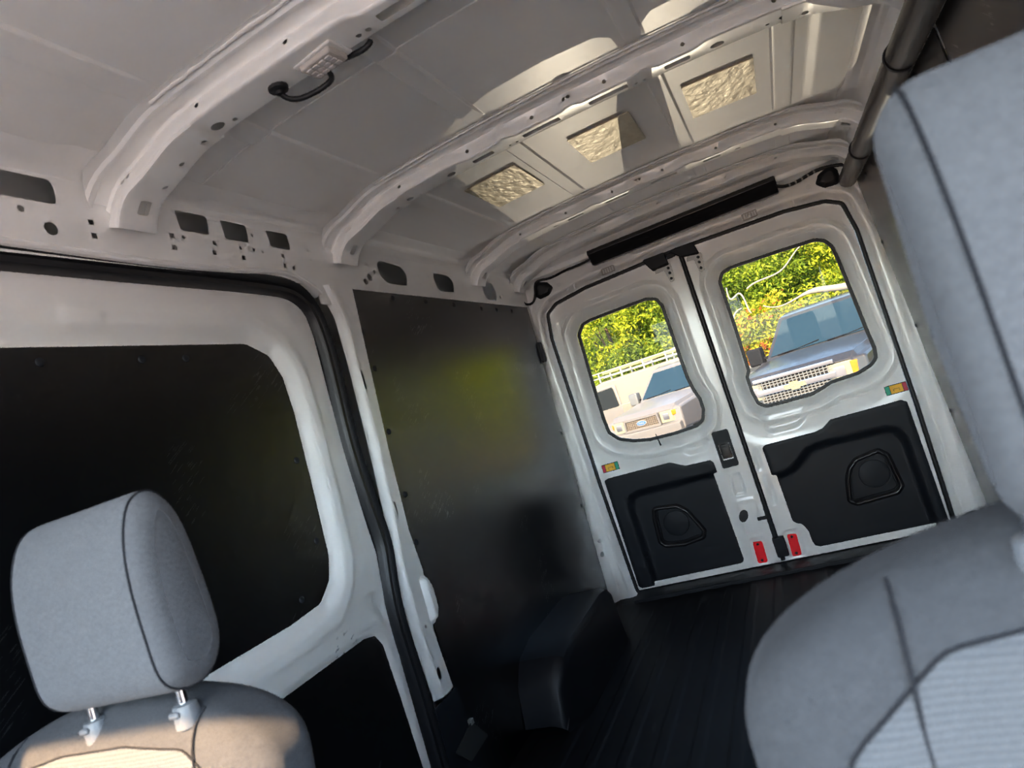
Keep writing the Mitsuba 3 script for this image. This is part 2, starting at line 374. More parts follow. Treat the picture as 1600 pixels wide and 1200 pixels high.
# ------------------------------------------------------------------ side rails with cut-outs
RAILZ = 1.655
def rail(side, holes):
    # u = y, v = height along the rail's curved section
    secz = np.array([(prof(1.60), 1.60), (prof(1.66), 1.66), (prof(1.80), 1.80), (0.842, 1.828), (0.836, 1.842), (0.822, 1.850), (0.800, 1.852), (0.790, 1.862), (0.775, 1.868)])
    sl = np.r_[0, np.cumsum(np.linalg.norm(np.diff(secz, axis=0), axis=1))] + 1.60
    def fn(u, v, w):
        x = np.interp(v, sl, secz[:, 0]) - w
        z = np.interp(v, sl, secz[:, 1])
        # shallow pressed fields between the bow feet
        x = x - 0.004 * ss(1.672, 1.682, z) * (1 - ss(1.80, 1.815, z)) * np.clip(ss(0.02, 0.05, np.min([np.abs(u - b - 0.02) for b in BOWS], axis=0) - 0.09), 0, 1)
        return np.stack([side * x, u, z], 1)
    p = sbox(-0.1, 1.60 if side > 0 else 1.66, YR, sl[-1]).union(sbox(1.70, 1.60, YR, 1.70))
    return cells(p.difference(shapely.union_all(holes)), span(-0.1, YR, 0.03), np.unique(np.round(np.r_[sl, np.linspace(1.6, 1.83, 16)], 4)), fn)
def quad(pts, r=0.006):
    return soft(pts, r, 3)
RH = [quad([(0.62, 1.822), (0.942, 1.821), (0.940, 1.768), (0.62, 1.769)], 0.009), quad([(1.23, 1.811), (1.327, 1.811), (1.321, 1.760), (1.234, 1.760)]), quad([(1.37, 1.808), (1.46, 1.807), (1.455, 1.757), (1.373, 1.757)]),
      quad([(1.533, 1.805), (1.621, 1.805), (1.622, 1.756), (1.541, 1.756)]),
      soft([(2.07, 1.762), (2.10, 1.776), (2.235, 1.766), (2.266, 1.738), (2.250, 1.692), (2.115, 1.692), (2.08, 1.715)], 0.018), soft([(2.488, 1.765), (2.63, 1.762), (2.66, 1.735), (2.645, 1.690), (2.52, 1.688), (2.49, 1.70)], 0.018),
      soft([(2.985, 1.766), (3.10, 1.762), (3.125, 1.72), (3.10, 1.672), (3.00, 1.678), (2.98, 1.70)], 0.018)]
for y, z, r in [(0.866, 1.748, 0.007), (0.915, 1.716, 0.014), (1.236, 1.743, 0.005), (1.475, 1.781, 0.005), (1.466, 1.739, 0.005), (1.50, 1.737, 0.004), (2.004, 1.706, 0.014), (2.044, 1.728, 0.008), (2.006, 1.755, 0.006), (1.978, 1.69, 0.011),
                (1.417, 1.738, 0.005), (1.702, 1.765, 0.005), (1.703, 1.736, 0.004), (3.165, 1.696, 0.009), (2.36, 1.74, 0.005), (2.36, 1.705, 0.005), (2.44, 1.745, 0.006), (2.45, 1.70, 0.006), (2.75, 1.73, 0.005), (2.74, 1.70, 0.005), (2.93, 1.72, 0.005), (3.20, 1.71, 0.005)]:
    RH.append(disc(y, z, r, 10))
for y, z in [(1.007, 1.745), (1.007, 1.716), (1.205, 1.743), (1.204, 1.714), (1.331, 1.740), (1.322, 1.715), (1.420, 1.712), (1.580, 1.735), (1.578, 1.706), (1.613, 1.702)]:
    RH.append(sbox(y - 0.006, z - 0.006, y + 0.006, z + 0.006))
add('wall_left', rail(-1, RH), PAINT, 40)
tag('wall_left', 'white steel side rail with rectangular and oval cut-outs above the sliding door', kind='structure')
add('wall_right', rail(1, RH), PAINT, 40)
tag('wall_right', kind='structure')
# pillar behind the sliding door: a narrow pressed strip
def wallfn(off=0.0, side=-1):
    return lambda u, v, w: np.stack([side * (prof(v) - off - w), u, v], 1)
pil = soft([(1.725, 1.66), (1.87, 1.66), (1.852, 1.45), (1.826, 1.13), (1.815, 0.87), (1.832, 0.74), (1.80, 0.56), (1.822, 0.372), (1.735, 0.372), (1.712, 0.60), (1.715, 0.80), (1.74, 0.95), (1.755, 1.15), (1.765, 1.40), (1.762, 1.56), (1.745, 1.60), (1.715, 1.64)], 0.004)
for a in (quad([(1.79, 1.325), (1.80, 1.325), (1.80, 1.385), (1.79, 1.385)], 0.003), ell(1.784, 1.634, 0.012, 0.016), disc(1.80, 1.60, 0.005), disc(1.754, 1.65, 0.004), ell(1.768, 0.44, 0.010, 0.020), disc(1.76, 0.49, 0.005), disc(1.765, 0.585, 0.006), quad([(1.776, 0.93), (1.784, 0.93), (1.784, 0.97), (1.776, 0.97)], 0.003)):
    pil = pil.difference(a)
def pilfn(u, v, w):
    edge = np.interp(v, [0.37, 0.6, 0.8, 0.95, 1.15, 1.4, 1.56, 1.66], [1.735, 1.712, 1.715, 1.74, 1.755, 1.765, 1.76, 1.72])
    x = prof(v) - 0.012 - w + 0.022 * (1 - ss(0.0, 0.028, u - edge))
    return np.stack([-x, u, v], 1)
add('wall_left__pillar', cells(pil, span(1.70, 1.88, 0.006), span(0.36, 1.67, 0.02), pilfn), PAINT, 50)
tag('wall_left__pillar', 'narrow white steel pillar with small holes between door seal and black panel')
bul = soft([(1.79, 0.735), (1.835, 0.73), (1.858, 0.68), (1.856, 0.61), (1.835, 0.575), (1.79, 0.57)], 0.02)
def bulfn(u, v, w):
    d = shapely.distance(shapely.points(u, v), bul.exterior)
    return np.stack([-(prof(v) - 0.008 - 0.022 * ss(0, 0.022, d) * (w > 0)), u, v], 1)
add('wall_left__pillar__latch_bulge', sheet(bul, 0.003, 0.008, bulfn), PAINT, 50)

# ------------------------------------------------------------------ lining panels
def liner_panel(key, side, y0):
    pts = [(y0 + 0.02, RAILZ), (3.513, RAILZ), (3.513, 1.2), (3.513, 0.6), (3.513, 0.0), (y0 + 0.0, 0.0), (y0 - 0.01, 0.6), (y0, 1.1)]
    add(key, sheet(Polygon(pts), 0.004, 0.15, lambda u, v, w: np.stack([side * (prof(v) - 0.003 - w), u, v], 1)), LINER, 20)
    fast = [(2.116, 1.637), (2.356, 1.636), (2.599, 1.632), (2.879, 1.626), (3.061, 1.626), (3.26, 1.626), (1.865, 1.508), (1.88, 1.389), (1.862, 1.181), (1.857, 0.977), (1.845, 0.825), (3.485, 1.35), (3.485, 0.95), (3.48, 0.55)]
    for k, (y, z) in enumerate(fast):
        f = trimesh.creation.revolve(np.array([(0.0, 0.006), (0.005, 0.0055), (0.009, 0.003), (0.0105, 0.0), (0.0, 0.0)]), sections=14)
        f.apply_transform(trimesh.geometry.align_vectors([0, 0, 1], [-side, 0, 0]))
        f.apply_translation([side * (prof(z) - 0.0075), y, z])
        add(num(key + '__fastener', k), f, PLASTIC, 40)
liner_panel('lining_panel', -1, 1.83)
tag('lining_panel', 'tall black lining panel on the left wall behind the sliding door, with yellow-green sheen', 'wall panel')
liner_panel('lining_panel_001', 1, 1.83)
tag('lining_panel_001', 'dark lining panel on the right wall, mostly hidden behind the big head restraint', 'wall panel')
add('lining_panel_002', sheet(Polygon([(0.45, RAILZ), (1.825, RAILZ), (1.825, 0.0), (0.45, 0.0)]), 0.004, 0.2, lambda u, v, w: np.stack([prof(v) - 0.003 - w, u, v], 1)), LINER, 20)
tag('lining_panel_002', 'dark lining panel at the top right corner, next to a thin upright seam', 'wall panel')
add('wall_right__panel_edge_strip', sheet(sbox(0.5, 1.655, 3.55, 1.662), 0.008, 0.3, wallfn(0.0, 1)), PAINT, 20)

# ------------------------------------------------------------------ sliding door (left)
DX = 0.022
upper = soft([(0.0, 1.499), (1.40, 1.496), (1.475, 1.462), (1.507, 1.40), (1.515, 1.30), (1.508, 1.08), (1.499, 0.90), (1.475, 0.84), (1.42, 0.797), (1.30, 0.787), (0.0, 0.787)], 0.02)
lower = soft([(0.0, 0.652), (1.53, 0.654), (1.578, 0.643), (1.602, 0.605), (1.617, 0.44), (1.634, 0.2), (1.637, 0.02), (0.0, 0.02)], 0.012)
frame = soft([(0.24, 0.0), (0.24, 1.655), (1.56, 1.642), (1.64, 1.60), (1.655, 1.50), (1.650, 1.2), (1.662, 0.95), (1.672, 0.85), (1.648, 0.70), (1.652, 0.45), (1.66, 0.0)], 0.02).difference(upper).difference(lower)
emb = [(soft([(0.905, 1.585), (0.945, 1.585), (0.995, 1.575), (1.01, 1.525), (0.905, 1.525)], 0.012), 0.004), (soft([(1.335, 1.575), (1.375, 1.570), (1.385, 1.535), (1.335, 1.54)], 0.01), 0.0035),
       (soft([(1.50, 1.605), (1.575, 1.600), (1.585, 1.555), (1.56, 1.53), (1.51, 1.565)], 0.012), 0.0035), (soft([(1.575, 0.845), (1.60, 0.84), (1.60, 0.81), (1.58, 0.80)], 0.008), 0.004), (disc(1.60, 0.93, 0.018, 16), 0.003),
       (soft([(1.585, 0.70), (1.645, 0.64), (1.64, 0.73), (1.60, 0.755)], 0.008), -0.004), (disc(1.593, 1.20, 0.02, 16), 0.003)]
def doorfn(u, v, w):
    pts = shapely.points(u, v)
    d = shapely.distance(pts, upper)
    dl = shapely.distance(pts, lower)
    x = prof(v) + DX
    top = w > 0.001
    rel = -0.024 * (1 - ss(0.0, 0.05, d)) + 0.004 * np.exp(-((d - 0.066) / 0.007) ** 2) - 0.008 * (1 - ss(0.0, 0.014, dl))
    for g, h in emb:
        inside = shapely.contains(g, pts)
        rel = rel + h * np.where(inside, ss(0, 0.012, shapely.distance(pts, g.exterior)), 0)
    return np.stack([-(x - np.where(top, rel + 0.003, rel)), u, v], 1)
add('door_1', cells(frame, span(0.2, 1.70, 0.009), span(0.0, 1.66, 0.009), doorfn), DOORPAINT, 50)
tag('door_1', 'white sliding side door with a big black upper panel', kind='structure')
add('door_1__upper_panel', sheet(upper.buffer(0.012), 0.003, 0.15, lambda u, v, w: np.stack([-(prof(v) + DX + 0.028 - w), u, v], 1)), LINER, 20)
tag('door_1__upper_panel', 'black lining panel in the sliding door')
add('door_1__lower_panel', sheet(lower.buffer(0.01), 0.003, 0.15, lambda u, v, w: np.stack([-(prof(v) + DX + 0.012 - w), u, v], 1)), LINER, 20)
for k, (y, z) in enumerate([(0.865, 1.468), (1.083, 1.465), (1.20, 1.464), (1.475, 1.17), (1.468, 0.95), (1.36, 0.83), (0.95, 0.83)]):
    f = trimesh.creation.revolve(np.array([(0.0, 0.005), (0.004, 0.0045), (0.008, 0.003), (0.0095, 0.0), (0.0, 0.0)]), sections=12)
    f.apply_transform(trimesh.geometry.align_vectors([0, 0, 1], [1, 0, 0]))
    f.apply_translation([-(prof(z) + DX + 0.0245), y, z])
    add(num('door_1__fastener', k), f, PLASTIC, 40)
# rubber seal round the sliding door opening
sp = np.array([(0.2, 1.662), (0.8, 1.660), (1.2, 1.655), (1.52, 1.650), (1.60, 1.638), (1.655, 1.60), (1.682, 1.53), (1.688, 1.40), (1.678, 1.22), (1.685, 1.05), (1.700, 0.93), (1.705, 0.86), (1.690, 0.78), (1.675, 0.68), (1.682, 0.50), (1.690, 0.25), (1.70, 0.0)])
sp = spline(sp, 8)
t2 = np.gradient(sp, axis=0)
t2 /= np.linalg.norm(t2, axis=1, keepdims=True)
n2 = np.stack([t2[:, 1], -t2[:, 0]], 1)
secs = [(-0.034, 0.000), (-0.030, 0.016), (-0.018, 0.024), (-0.006, 0.020), (0.000, 0.010), (0.006, 0.020), (0.018, 0.020), (0.026, 0.010), (0.030, -0.03), (-0.034, -0.03)]
P = np.stack([np.stack([-(prof(sp[:, 1] + n2[:, 1] * a) + 0.018 - h), sp[:, 0] + n2[:, 0] * a, sp[:, 1] + n2[:, 1] * a], 1) for a, h in secs], 1)
add('trim_1', gridmesh(P, closed_v=True), RUBBER, 50)
tag('trim_1', 'thick black rubber door seal round the sliding door opening', kind='structure')
# white gutter lip above the seal
lip = spline([(0.2, 1.678), (0.9, 1.680), (1.45, 1.683), (1.60, 1.683), (1.665, 1.665), (1.71, 1.64)], 8)
P = np.stack([np.stack([-(prof(lip[:, 1]) - h), lip[:, 0], lip[:, 1] + a], 1) for a, h in [(-0.016, -0.03), (-0.012, 0.006), (-0.004, 0.010), (0.004, 0.006), (0.008, -0.002)]], 1)
add('wall_left__gutter_lip', gridmesh(P), PAINT, 60)
# lower part behind the seal, under the pillar
add('wall_left__sill_cover', sheet(soft([(1.69, 0.0), (1.70, 0.365), (1.84, 0.365), (1.86, 0.0)], 0.01), 0.004, 0.1, wallfn(0.010)), PLASTIC, 30)
add('anchor_plate', sheet(soft([(1.86, 0.242), (1.935, 0.158), (1.80, 0.150), (1.735, 0.215)], 0.004), 0.004, None, wallfn(0.016)), prin('mat_grey_plate', (0.028, 0.03, 0.029), 0.55, 0.3), 30)
tag('anchor_plate', 'small dark grey square plate low on the left wall under the white pillar', 'plate')
add('anchor_plate__clip', cat(rbox(-0.895, 1.853, 0.232, -0.880, 1.872, 0.25, 0.003)), STEEL, 40)
tag('anchor_plate__clip', 'bright metal clip')

# cab side walls ahead of the load bay
for s, nm in ((-1, 'left'), (1, 'right')):
    add('trim_cab_%s' % nm, cat(sheet(sbox(-1.0 if s < 0 else 0.24, 0.0, 0.26 if s < 0 else 0.46, 0.84), 0.01, None, wallfn(0.0, s)), sheet(sbox(0.16 if s < 0 else 0.24, 0.84, 0.26 if s < 0 else 0.46, 1.66), 0.01, None, wallfn(0.0, s))), CAB, 20)
    tag('trim_cab_%s' % nm, kind='structure')

# unseen closing plates that keep light out of the hollow walls and roof
for s, nm in ((-1, 'left'), (1, 'right')):
    y0 = 0.16 if s < 0 else 0.24
    tag('trim_unseen_closer_%s' % nm, kind='structure')
    add('trim_unseen_closer_%s' % nm, cat(rbox(min(s * 0.835, s * 1.055), y0, 0.0, max(s * 0.835, s * 1.055), y0 + 0.04, 1.96, 0.003), rbox(min(s * 0.80, s * 1.055), y0, 1.84, max(s * 0.80, s * 1.055), y0 + 0.04, 1.96, 0.003)), CAB, 30)
P = np.array([[(x, y, z) for x in np.linspace(-1.055, 1.055, 60) for z in [skin(min(abs(x), 0.845)) - 0.03]] for y in (-0.075, -0.03)])
Q = np.array([[(x, -0.075, z) for x in np.linspace(-1.055, 1.055, 60)] for z in (1.80, 1.97)])
Q[0, :, 2] = [skin(min(abs(x), 0.845)) - 0.03 for x in Q[0, :, 0]]
add('ceiling__unseen_closing_plate', cat(gridmesh(P), gridmesh(Q)), CAB, 30)

# ------------------------------------------------------------------ wheel arch box
wa = []
for y, ins, top in [(2.20, 0.0, 0.03), (2.235, 0.02, 0.16), (2.30, 0.055, 0.235), (2.42, 0.06, 0.265), (2.85, 0.06, 0.27), (2.97, 0.055, 0.25), (3.03, 0.03, 0.19), (3.07, 0.0, 0.05)]:
    xi = -0.66 - (0.05 if ins == 0 else 0.06 - ins)
    prf = [(-0.915, 0.0), (-0.90, top), (xi - 0.055, top), (xi - 0.022, top - min(0.012, top * .3)), (xi - 0.005, top - min(0.04, top * .6)), (xi, top * 0.3), (xi + 0.006, 0.0)]
    wa.append([(x, y, z) for x, z in prf])
wa = np.array(wa)
wa[:, :, 0] = np.maximum(wa[:, :, 0] - 0.03, -0.899)
add('wheel_arch_cover', gridmesh(wa), prin('mat_arch', (0.005, 0.006, 0.008), 0.45, 0.22), 35)
tag('wheel_arch_cover', 'black rounded wheel arch cover on the floor at the foot of the left wall', 'wheel arch')
wr = wa * [-1, 1, 1]
add('wheel_arch_cover_001', gridmesh(wr), 'mat_arch', 35)
tag('wheel_arch_cover_001', 'black wheel arch cover at the foot of the right wall behind the nearer seat', 'wheel arch')

# ------------------------------------------------------------------ rear frame
OPEN = soft([(-0.765, 0.0), (-0.780, 0.6), (-0.785, 1.45), (-0.765, 1.590), (-0.70, 1.628), (-0.52, 1.652), (0, 1.668), (0.52, 1.652), (0.70, 1.628), (0.765, 1.590), (0.785, 1.45), (0.780, 0.6), (0.765, 0.0)], 0.03, 8)
wallpoly = Polygon([(-prof(0) - 0.03, -0.02), (-prof(1.7) - 0.03, 1.7), (-0.86, 1.80), (0.86, 1.80), (prof(1.7) + 0.03, 1.7), (prof(0) + 0.03, -0.02)]).difference(affinity.translate(OPEN, 0, 0)).difference(sbox(-0.765, -1, 0.765, 0.3))
rh = [disc(-0.650, 1.717, 0.012, 14), disc(0.652, 1.717, 0.012, 14), disc(-0.875, 0.328, 0.011), ell(-0.882, 0.256, 0.009, 0.014), ell(-0.853, 0.079, 0.006, 0.011), disc(-0.884, 0.634, 0.005), disc(-0.884, 0.562, 0.004), disc(-0.868, 0.95, 0.009), sbox(-0.553, 1.788, -0.522, 1.793), sbox(-0.685, 1.793, -0.66, 1.797), disc(-0.49, 1.797, 0.004), disc(0.49, 1.797, 0.004),
      sbox(0.522, 1.782, 0.56, 1.786), disc(0.835, 1.62, 0.005)]
wallpoly = wallpoly.difference(shapely.union_all(rh))
def rearfn(u, v, w):
    pts = shapely.points(u, v)
    d = shapely.distance(pts, OPEN)
    y = YR - 0.012 - w + 0.030 * (1 - ss(0.008, 0.040, d))
    y = y - 0.006 * np.exp(-((d - 0.052) / 0.010) ** 2)                  # pressed ridge that follows the opening
    y = y - 0.05 * ss(0.095, 0.145, d) * ss(0.80, 0.86, np.abs(u)) * (v < 1.66)
    y = y - 0.05 * ss(1.77, 1.80, v)
    return np.stack([u, y, v], 1)
add('wall_rear', cells(wallpoly, span(-0.96, 0.96, 0.012), span(-0.02, 1.80, 0.012), rearfn), PAINT, 40)
tag('wall_rear', 'white steel frame round the rear door opening', kind='structure')
# header: bends forward from the rear frame to the roof
xs_ = np.linspace(-0.85, 0.85, 80)
P = []
for y, z in [(YR - 0.065, 1.785), (YR - 0.065, 1.812), (3.508, 1.822), (3.495, 1.842), (3.488, 1.850), (3.472, 1.852), (3.455, 1.862), (3.44, 1.905)]:
    drop = (1.91 - skin(xs_)) * (z - 1.785) / 0.12 * 1.0
    P.append(np.stack([xs_, np.full_like(xs_, y), z - drop], 1))
add('wall_rear__header', gridmesh(np.array(P)), PAINT, 40)
tag('wall_rear__header', 'white pressed header that joins rear frame and roof')
# rubber seal of the rear opening (a closed loop, open at the sill)
ring = np.array(OPEN.exterior.coords)
ring = np.array([p for p in LineString(ring).segmentize(0.03).coords])
ring = ring[:-1]
k0 = int(np.argmin(np.abs(ring[:, 0]) + 10 * np.abs(ring[:, 1])))
ring = np.roll(ring, -k0, 0)
ring = ring[(ring[:, 1] > 0.004)]
add('trim_2', tube(np.stack([ring[:, 0], np.full(len(ring), YR + 0.004), ring[:, 1]], 1), 0.0105, 8), RUBBER, 60)
tag('trim_2', 'black rubber seal round the rear doors', kind='structure')
add('wall_rear__hinge_stop', rbox(-0.882, YR - 0.085, 1.345, -0.838, YR - 0.03, 1.455, 0.006), PLASTIC, 40)
tag('wall_rear__hinge_stop', 'black hinge stop')
for s, nm in ((-1, 0), (1, 1)):        # seams where the header is lapped on the pillars
    add(num('wall_rear__lap_joint', nm), sheet(sbox(s * 0.57 - 0.004, 1.66, s * 0.57 + 0.004, 1.768), 0.0015, None, lambda u, v, w: np.stack([u, YR - 0.0145 - w, v], 1)), PAINT, 20)

# ------------------------------------------------------------------ rear doors
winL = soft([(-0.645, 1.43), (-0.605, 1.478), (-0.553, 1.487), (-0.383, 1.490), (-0.237, 1.490), (-0.185, 1.472), (-0.165, 1.425), (-0.165, 1.357), (-0.162, 1.13), (-0.160, 1.033), (-0.150, 0.963), (-0.133, 0.905), (-0.134, 0.846), (-0.155, 0.795), (-0.195, 0.774), (-0.314, 0.768), (-0.449, 0.772), (-0.535, 0.789), (-0.610, 0.820), (-0.655, 0.872), (-0.66, 0.956), (-0.656, 1.159)], 0.02)
winR = soft([(0.133, 1.441), (0.158, 1.481), (0.205, 1.494), (0.44, 1.488), (0.608, 1.480), (0.648, 1.460), (0.671, 1.421), (0.678, 1.353), (0.686, 1.18), (0.692, 1.025), (0.699, 0.901), (0.692, 0.853), (0.662, 0.826), (0.595, 0.805), (0.472, 0.799), (0.436, 0.786), (0.375, 0.770), (0.23, 0.770), (0.153, 0.774), (0.122, 0.800), (0.111, 0.863), (0.111, 0.944), (0.128, 0.971), (0.133, 1.188)], 0.02)
trimL = soft([(-0.747, 0.632), (-0.728, 0.641), (-0.383, 0.638), (-0.350, 0.622), (-0.310, 0.601), (-0.180, 0.596), (-0.168, 0.580), (-0.158, 0.070), (-0.169, 0.046), (-0.195, 0.034), (-0.73, 0.031), (-0.747, 0.045)], 0.008)
trimR = soft([(0.078, 0.587), (0.094, 0.599), (0.329, 0.599), (0.367, 0.606), (0.415, 0.637), (0.724, 0.640), (0.745, 0.625), (0.745, 0.05), (0.73, 0.037), (0.183, 0.037), (0.150, 0.052), (0.139, 0.087), (0.139, 0.136), (0.127, 0.165), (0.100, 0.178), (0.083, 0.198)], 0.008)
pocketL = soft([(-0.40, 0.752), (-0.335, 0.735), (-0.30, 0.66), (-0.27, 0.640), (-0.185, 0.640), (-0.160, 0.66), (-0.158, 0.74), (-0.16, 0.753)], 0.015)
pocketR = soft([(0.40, 0.745), (0.345, 0.73), (0.31, 0.66), (0.27, 0.635), (0.15, 0.635), (0.115, 0.66), (0.105, 0.75)], 0.015)
def half_door(s):
    inset = OPEN.buffer(-0.012)
    return inset.intersection(sbox(-2, 0.022, -0.016, 3) if s < 0 else sbox(0.006, 0.022, 2, 3))
def reardoor(win, pocket, extra):
    wide = win.buffer(0.001)
    def fn(u, v, w):
        pts = shapely.points(u, v)
        d = shapely.distance(pts, wide)
        y = 0.042 * (1 - ss(0.002, 0.050, d)) - 0.006 * np.exp(-((d - 0.064) / 0.009) ** 2) + 0.005 * ss(0.075, 0.095, d) * (1 - ss(0.14, 0.2, d))
        ins = shapely.contains(pocket, pts)
        y = y + 0.014 * np.where(ins, ss(0, 0.035, shapely.distance(pts, pocket.exterior)), 0)
        for g, h, r in extra:
            ins = shapely.contains(g, pts)
            y = y + h * np.where(ins, ss(0, r, shapely.distance(pts, g.exterior)), 0)
        return np.stack([u, YR + y - 0.003 - w, v], 1)
    return fn
exL = [(rrect(-0.122, 0.385, -0.060, 0.500, 0.012), 0.006, 0.012), (rrect(-0.128, 0.020, -0.052, 0.165, 0.018), 0.006, 0.010), (soft([(-0.74, 1.54), (-0.56, 1.58), (-0.66, 1.30), (-0.74, 1.25)], 0.02), 0.004, 0.02), (sbox(-0.135, 0.19, -0.03, 0.37), -0.003, 0.01)]
exR = [(rrect(0.034, 0.30, 0.066, 0.46, 0.012), 0.005, 0.010), (rrect(0.037, 0.018, 0.115, 0.168, 0.018), 0.006, 0.010), (rrect(0.025, 0.48, 0.055, 0.60, 0.012), 0.004, 0.010)]
for nm, s, win, trim_, pocket, ex in (('door_2', -1, winL, trimL, pocketL, exL), ('door_3', 1, winR, trimR, pocketR, exR)):
    p = half_door(s).difference(win).difference(trim_.buffer(-0.02))
    if s < 0:
        p = p.difference(ell(-0.112, 0.283, 0.017, 0.025, -30))
    add(nm, cells(p, span(-0.8, 0.8, 0.0075), span(0.0, 1.68, 0.0075), reardoor(win, pocket, ex)), PAINT, 50)
    tag(nm, kind='structure')
    # glass and its rubber
    add(nm + '__window_pane', sheet(win.buffer(0.012), 0.0, None, None) if False else trimesh.Trimesh(*(lambda q: (np.stack([q[0][:, 0], np.full(len(q[0]), YR + 0.040), q[0][:, 1]], 1), q[1]))(trimesh.creation.triangulate_polygon(win.buffer(0.012), engine='earcut')), process=False), 'mat_pane', False)
    tag(nm + '__window_pane', 'rear window glass darkened to dim the bright outdoors')
    add(nm + '__window_rubber', sheet(win.buffer(0.004).difference(win.buffer(-0.012)), 0.012, 0.03, lambda u, v, w: np.stack([u, YR + 0.040 - w, v], 1)), RUBBER, 30)
tag('door_2', 'white left rear door, its window showing a white pickup')
tag('door_3', 'white right rear door, its window showing a dark pickup')

def strip(line, d0, d1, ext):
    return None
def dished(poly, inner_line, depth, width, y0):
    """A moulded trim panel: inside inner_line it lies depth deeper, over a slope width wide."""
    def fn(u, v, w):
        pts = shapely.points(u, v)
        ins = shapely.contains(inner_line, pts)
        d = shapely.distance(pts, inner_line.exterior)
        y = depth * np.where(ins, ss(0, width, d), 0)
        e = shapely.distance(pts, poly.exterior)
        y = y + 0.004 * (1 - ss(0, 0.008, e))
        return np.stack([u, y0 + y - w, v], 1)
    return fn
inL = soft([(-0.05, 0.537), (-0.598, 0.540), (-0.652, 0.520), (-0.674, 0.455), (-0.669, -0.2), (-0.05, -0.2)], 0.03)
inR = soft([(0.0, 0.463), (0.132, 0.452), (0.183, 0.468), (0.274, 0.540), (0.313, 0.547), (0.632, 0.543), (0.682, 0.518), (0.704, 0.459), (0.706, -0.2), (0.0, -0.2)], 0.03)
podL = soft([(-0.555, 0.423), (-0.530, 0.432), (-0.417, 0.418), (-0.369, 0.376), (-0.312, 0.251), (-0.330, 0.209), (-0.442, 0.192), (-0.547, 0.205), (-0.578, 0.239), (-0.568, 0.371)], 0.02)
podR = soft([(0.388, 0.340), (0.414, 0.392), (0.457, 0.430), (0.569, 0.449), (0.609, 0.412), (0.626, 0.248), (0.592, 0.214), (0.403, 0.202), (0.366, 0.230)], 0.02)
for nm, trim_, inn, pod, cx, cz in (('door_2', trimL, inL, podL, -0.457, 0.315), ('door_3', trimR, inR, podR, 0.519, 0.330)):
    y0 = YR - 0.012
    body = dished(trim_, inn, 0.034, 0.034, y0)
    add(nm + '__trim_panel', sheet(trim_.difference(pod.buffer(-0.028)), 0.003, 0.012, body), PLASTIC, 45)
    tag(nm + '__trim_panel', 'black moulded plastic trim panel')
    yin = y0 + 0.034
    # raised rim, recess and round boss of the pull cup
    def rimfn(u, v, w, pod=pod, yin=yin):
        d = shapely.distance(shapely.points(u, v), pod.exterior)
        return np.stack([u, yin - 0.004 - 0.016 * np.exp(-((d - 0.014) / 0.009) ** 2) + 0.012 * ss(0.018, 0.03, d) - w, v], 1)
    add(nm + '__trim_panel__cup_rim', sheet(pod.difference(pod.buffer(-0.030)), 0.002, 0.008, rimfn), PLASTICG, 50)
    add(nm + '__trim_panel__cup', sheet(pod.buffer(-0.024), 0.002, 0.05, lambda u, v, w, yin=yin: np.stack([u, yin + 0.018 - w, v], 1)), PLASTIC, 30)
    b = trimesh.creation.revolve(np.array([(0.0, 0.012), (0.060, 0.010), (0.066, 0.007), (0.068, 0.0)]), sections=40)
    b.apply_transform(trimesh.geometry.align_vectors([0, 0, 1], [0, -1, 0]))
    b.apply_translation([cx, yin + 0.017, cz])
    add(nm + '__trim_panel__boss', b, PLASTIC, 40)

# inside handle of the left door
hp = rrect(-0.134, 0.537, -0.052, 0.727, 0.010)
add('door_2__handle', sheet(hp.difference(sbox(-0.120, 0.575, -0.066, 0.668)), 0.010, 0.03, lambda u, v, w: np.stack([u, YR - 0.003 - w, v], 1)), PLASTIC, 30)
tag('door_2__handle', 'black inside door handle')
add('door_2__handle__lever', cat(rbox(-0.118, YR - 0.012, 0.582, -0.068, YR + 0.004, 0.655, 0.004), rbox(-0.112, YR - 0.016, 0.592, -0.074, YR - 0.008, 0.640, 0.003)), PLASTICG, 40)
add('door_2__handle__recess', rbox(-0.121, YR - 0.001, 0.655, -0.065, YR + 0.004, 0.690, 0.002), RUBBER, 40)
# red reflectors
for nm, pts in (('door_2', [(-0.112, 0.146), (-0.066, 0.142), (-0.070, 0.034), (-0.117, 0.036)]), ('door_3', [(0.056, 0.148), (0.100, 0.142), (0.094, 0.036), (0.050, 0.036)])):
    g = soft(pts, 0.010)
    add(nm + '__reflector', sheet(g, 0.006, 0.02, lambda u, v, w: np.stack([u, YR - 0.002 - w, v], 1)), RED, 30)
    tag(nm + '__reflector', 'red reflector')
    cx, c0, c1 = g.centroid.x, g.bounds[1], g.bounds[3]
    for k, (x, z) in enumerate([(cx - 0.003, c0 + 0.014), (cx + 0.001, c1 - 0.014)]):
        m = trimesh.creation.cylinder(0.006, 0.004, sections=12)
        m.apply_transform(trimesh.geometry.align_vectors([0, 0, 1], [0, 1, 0]))
        m.apply_translation([x, YR - 0.009, z])
        add(num(nm + '__reflector__screw', k), m, PLASTIC, 40)
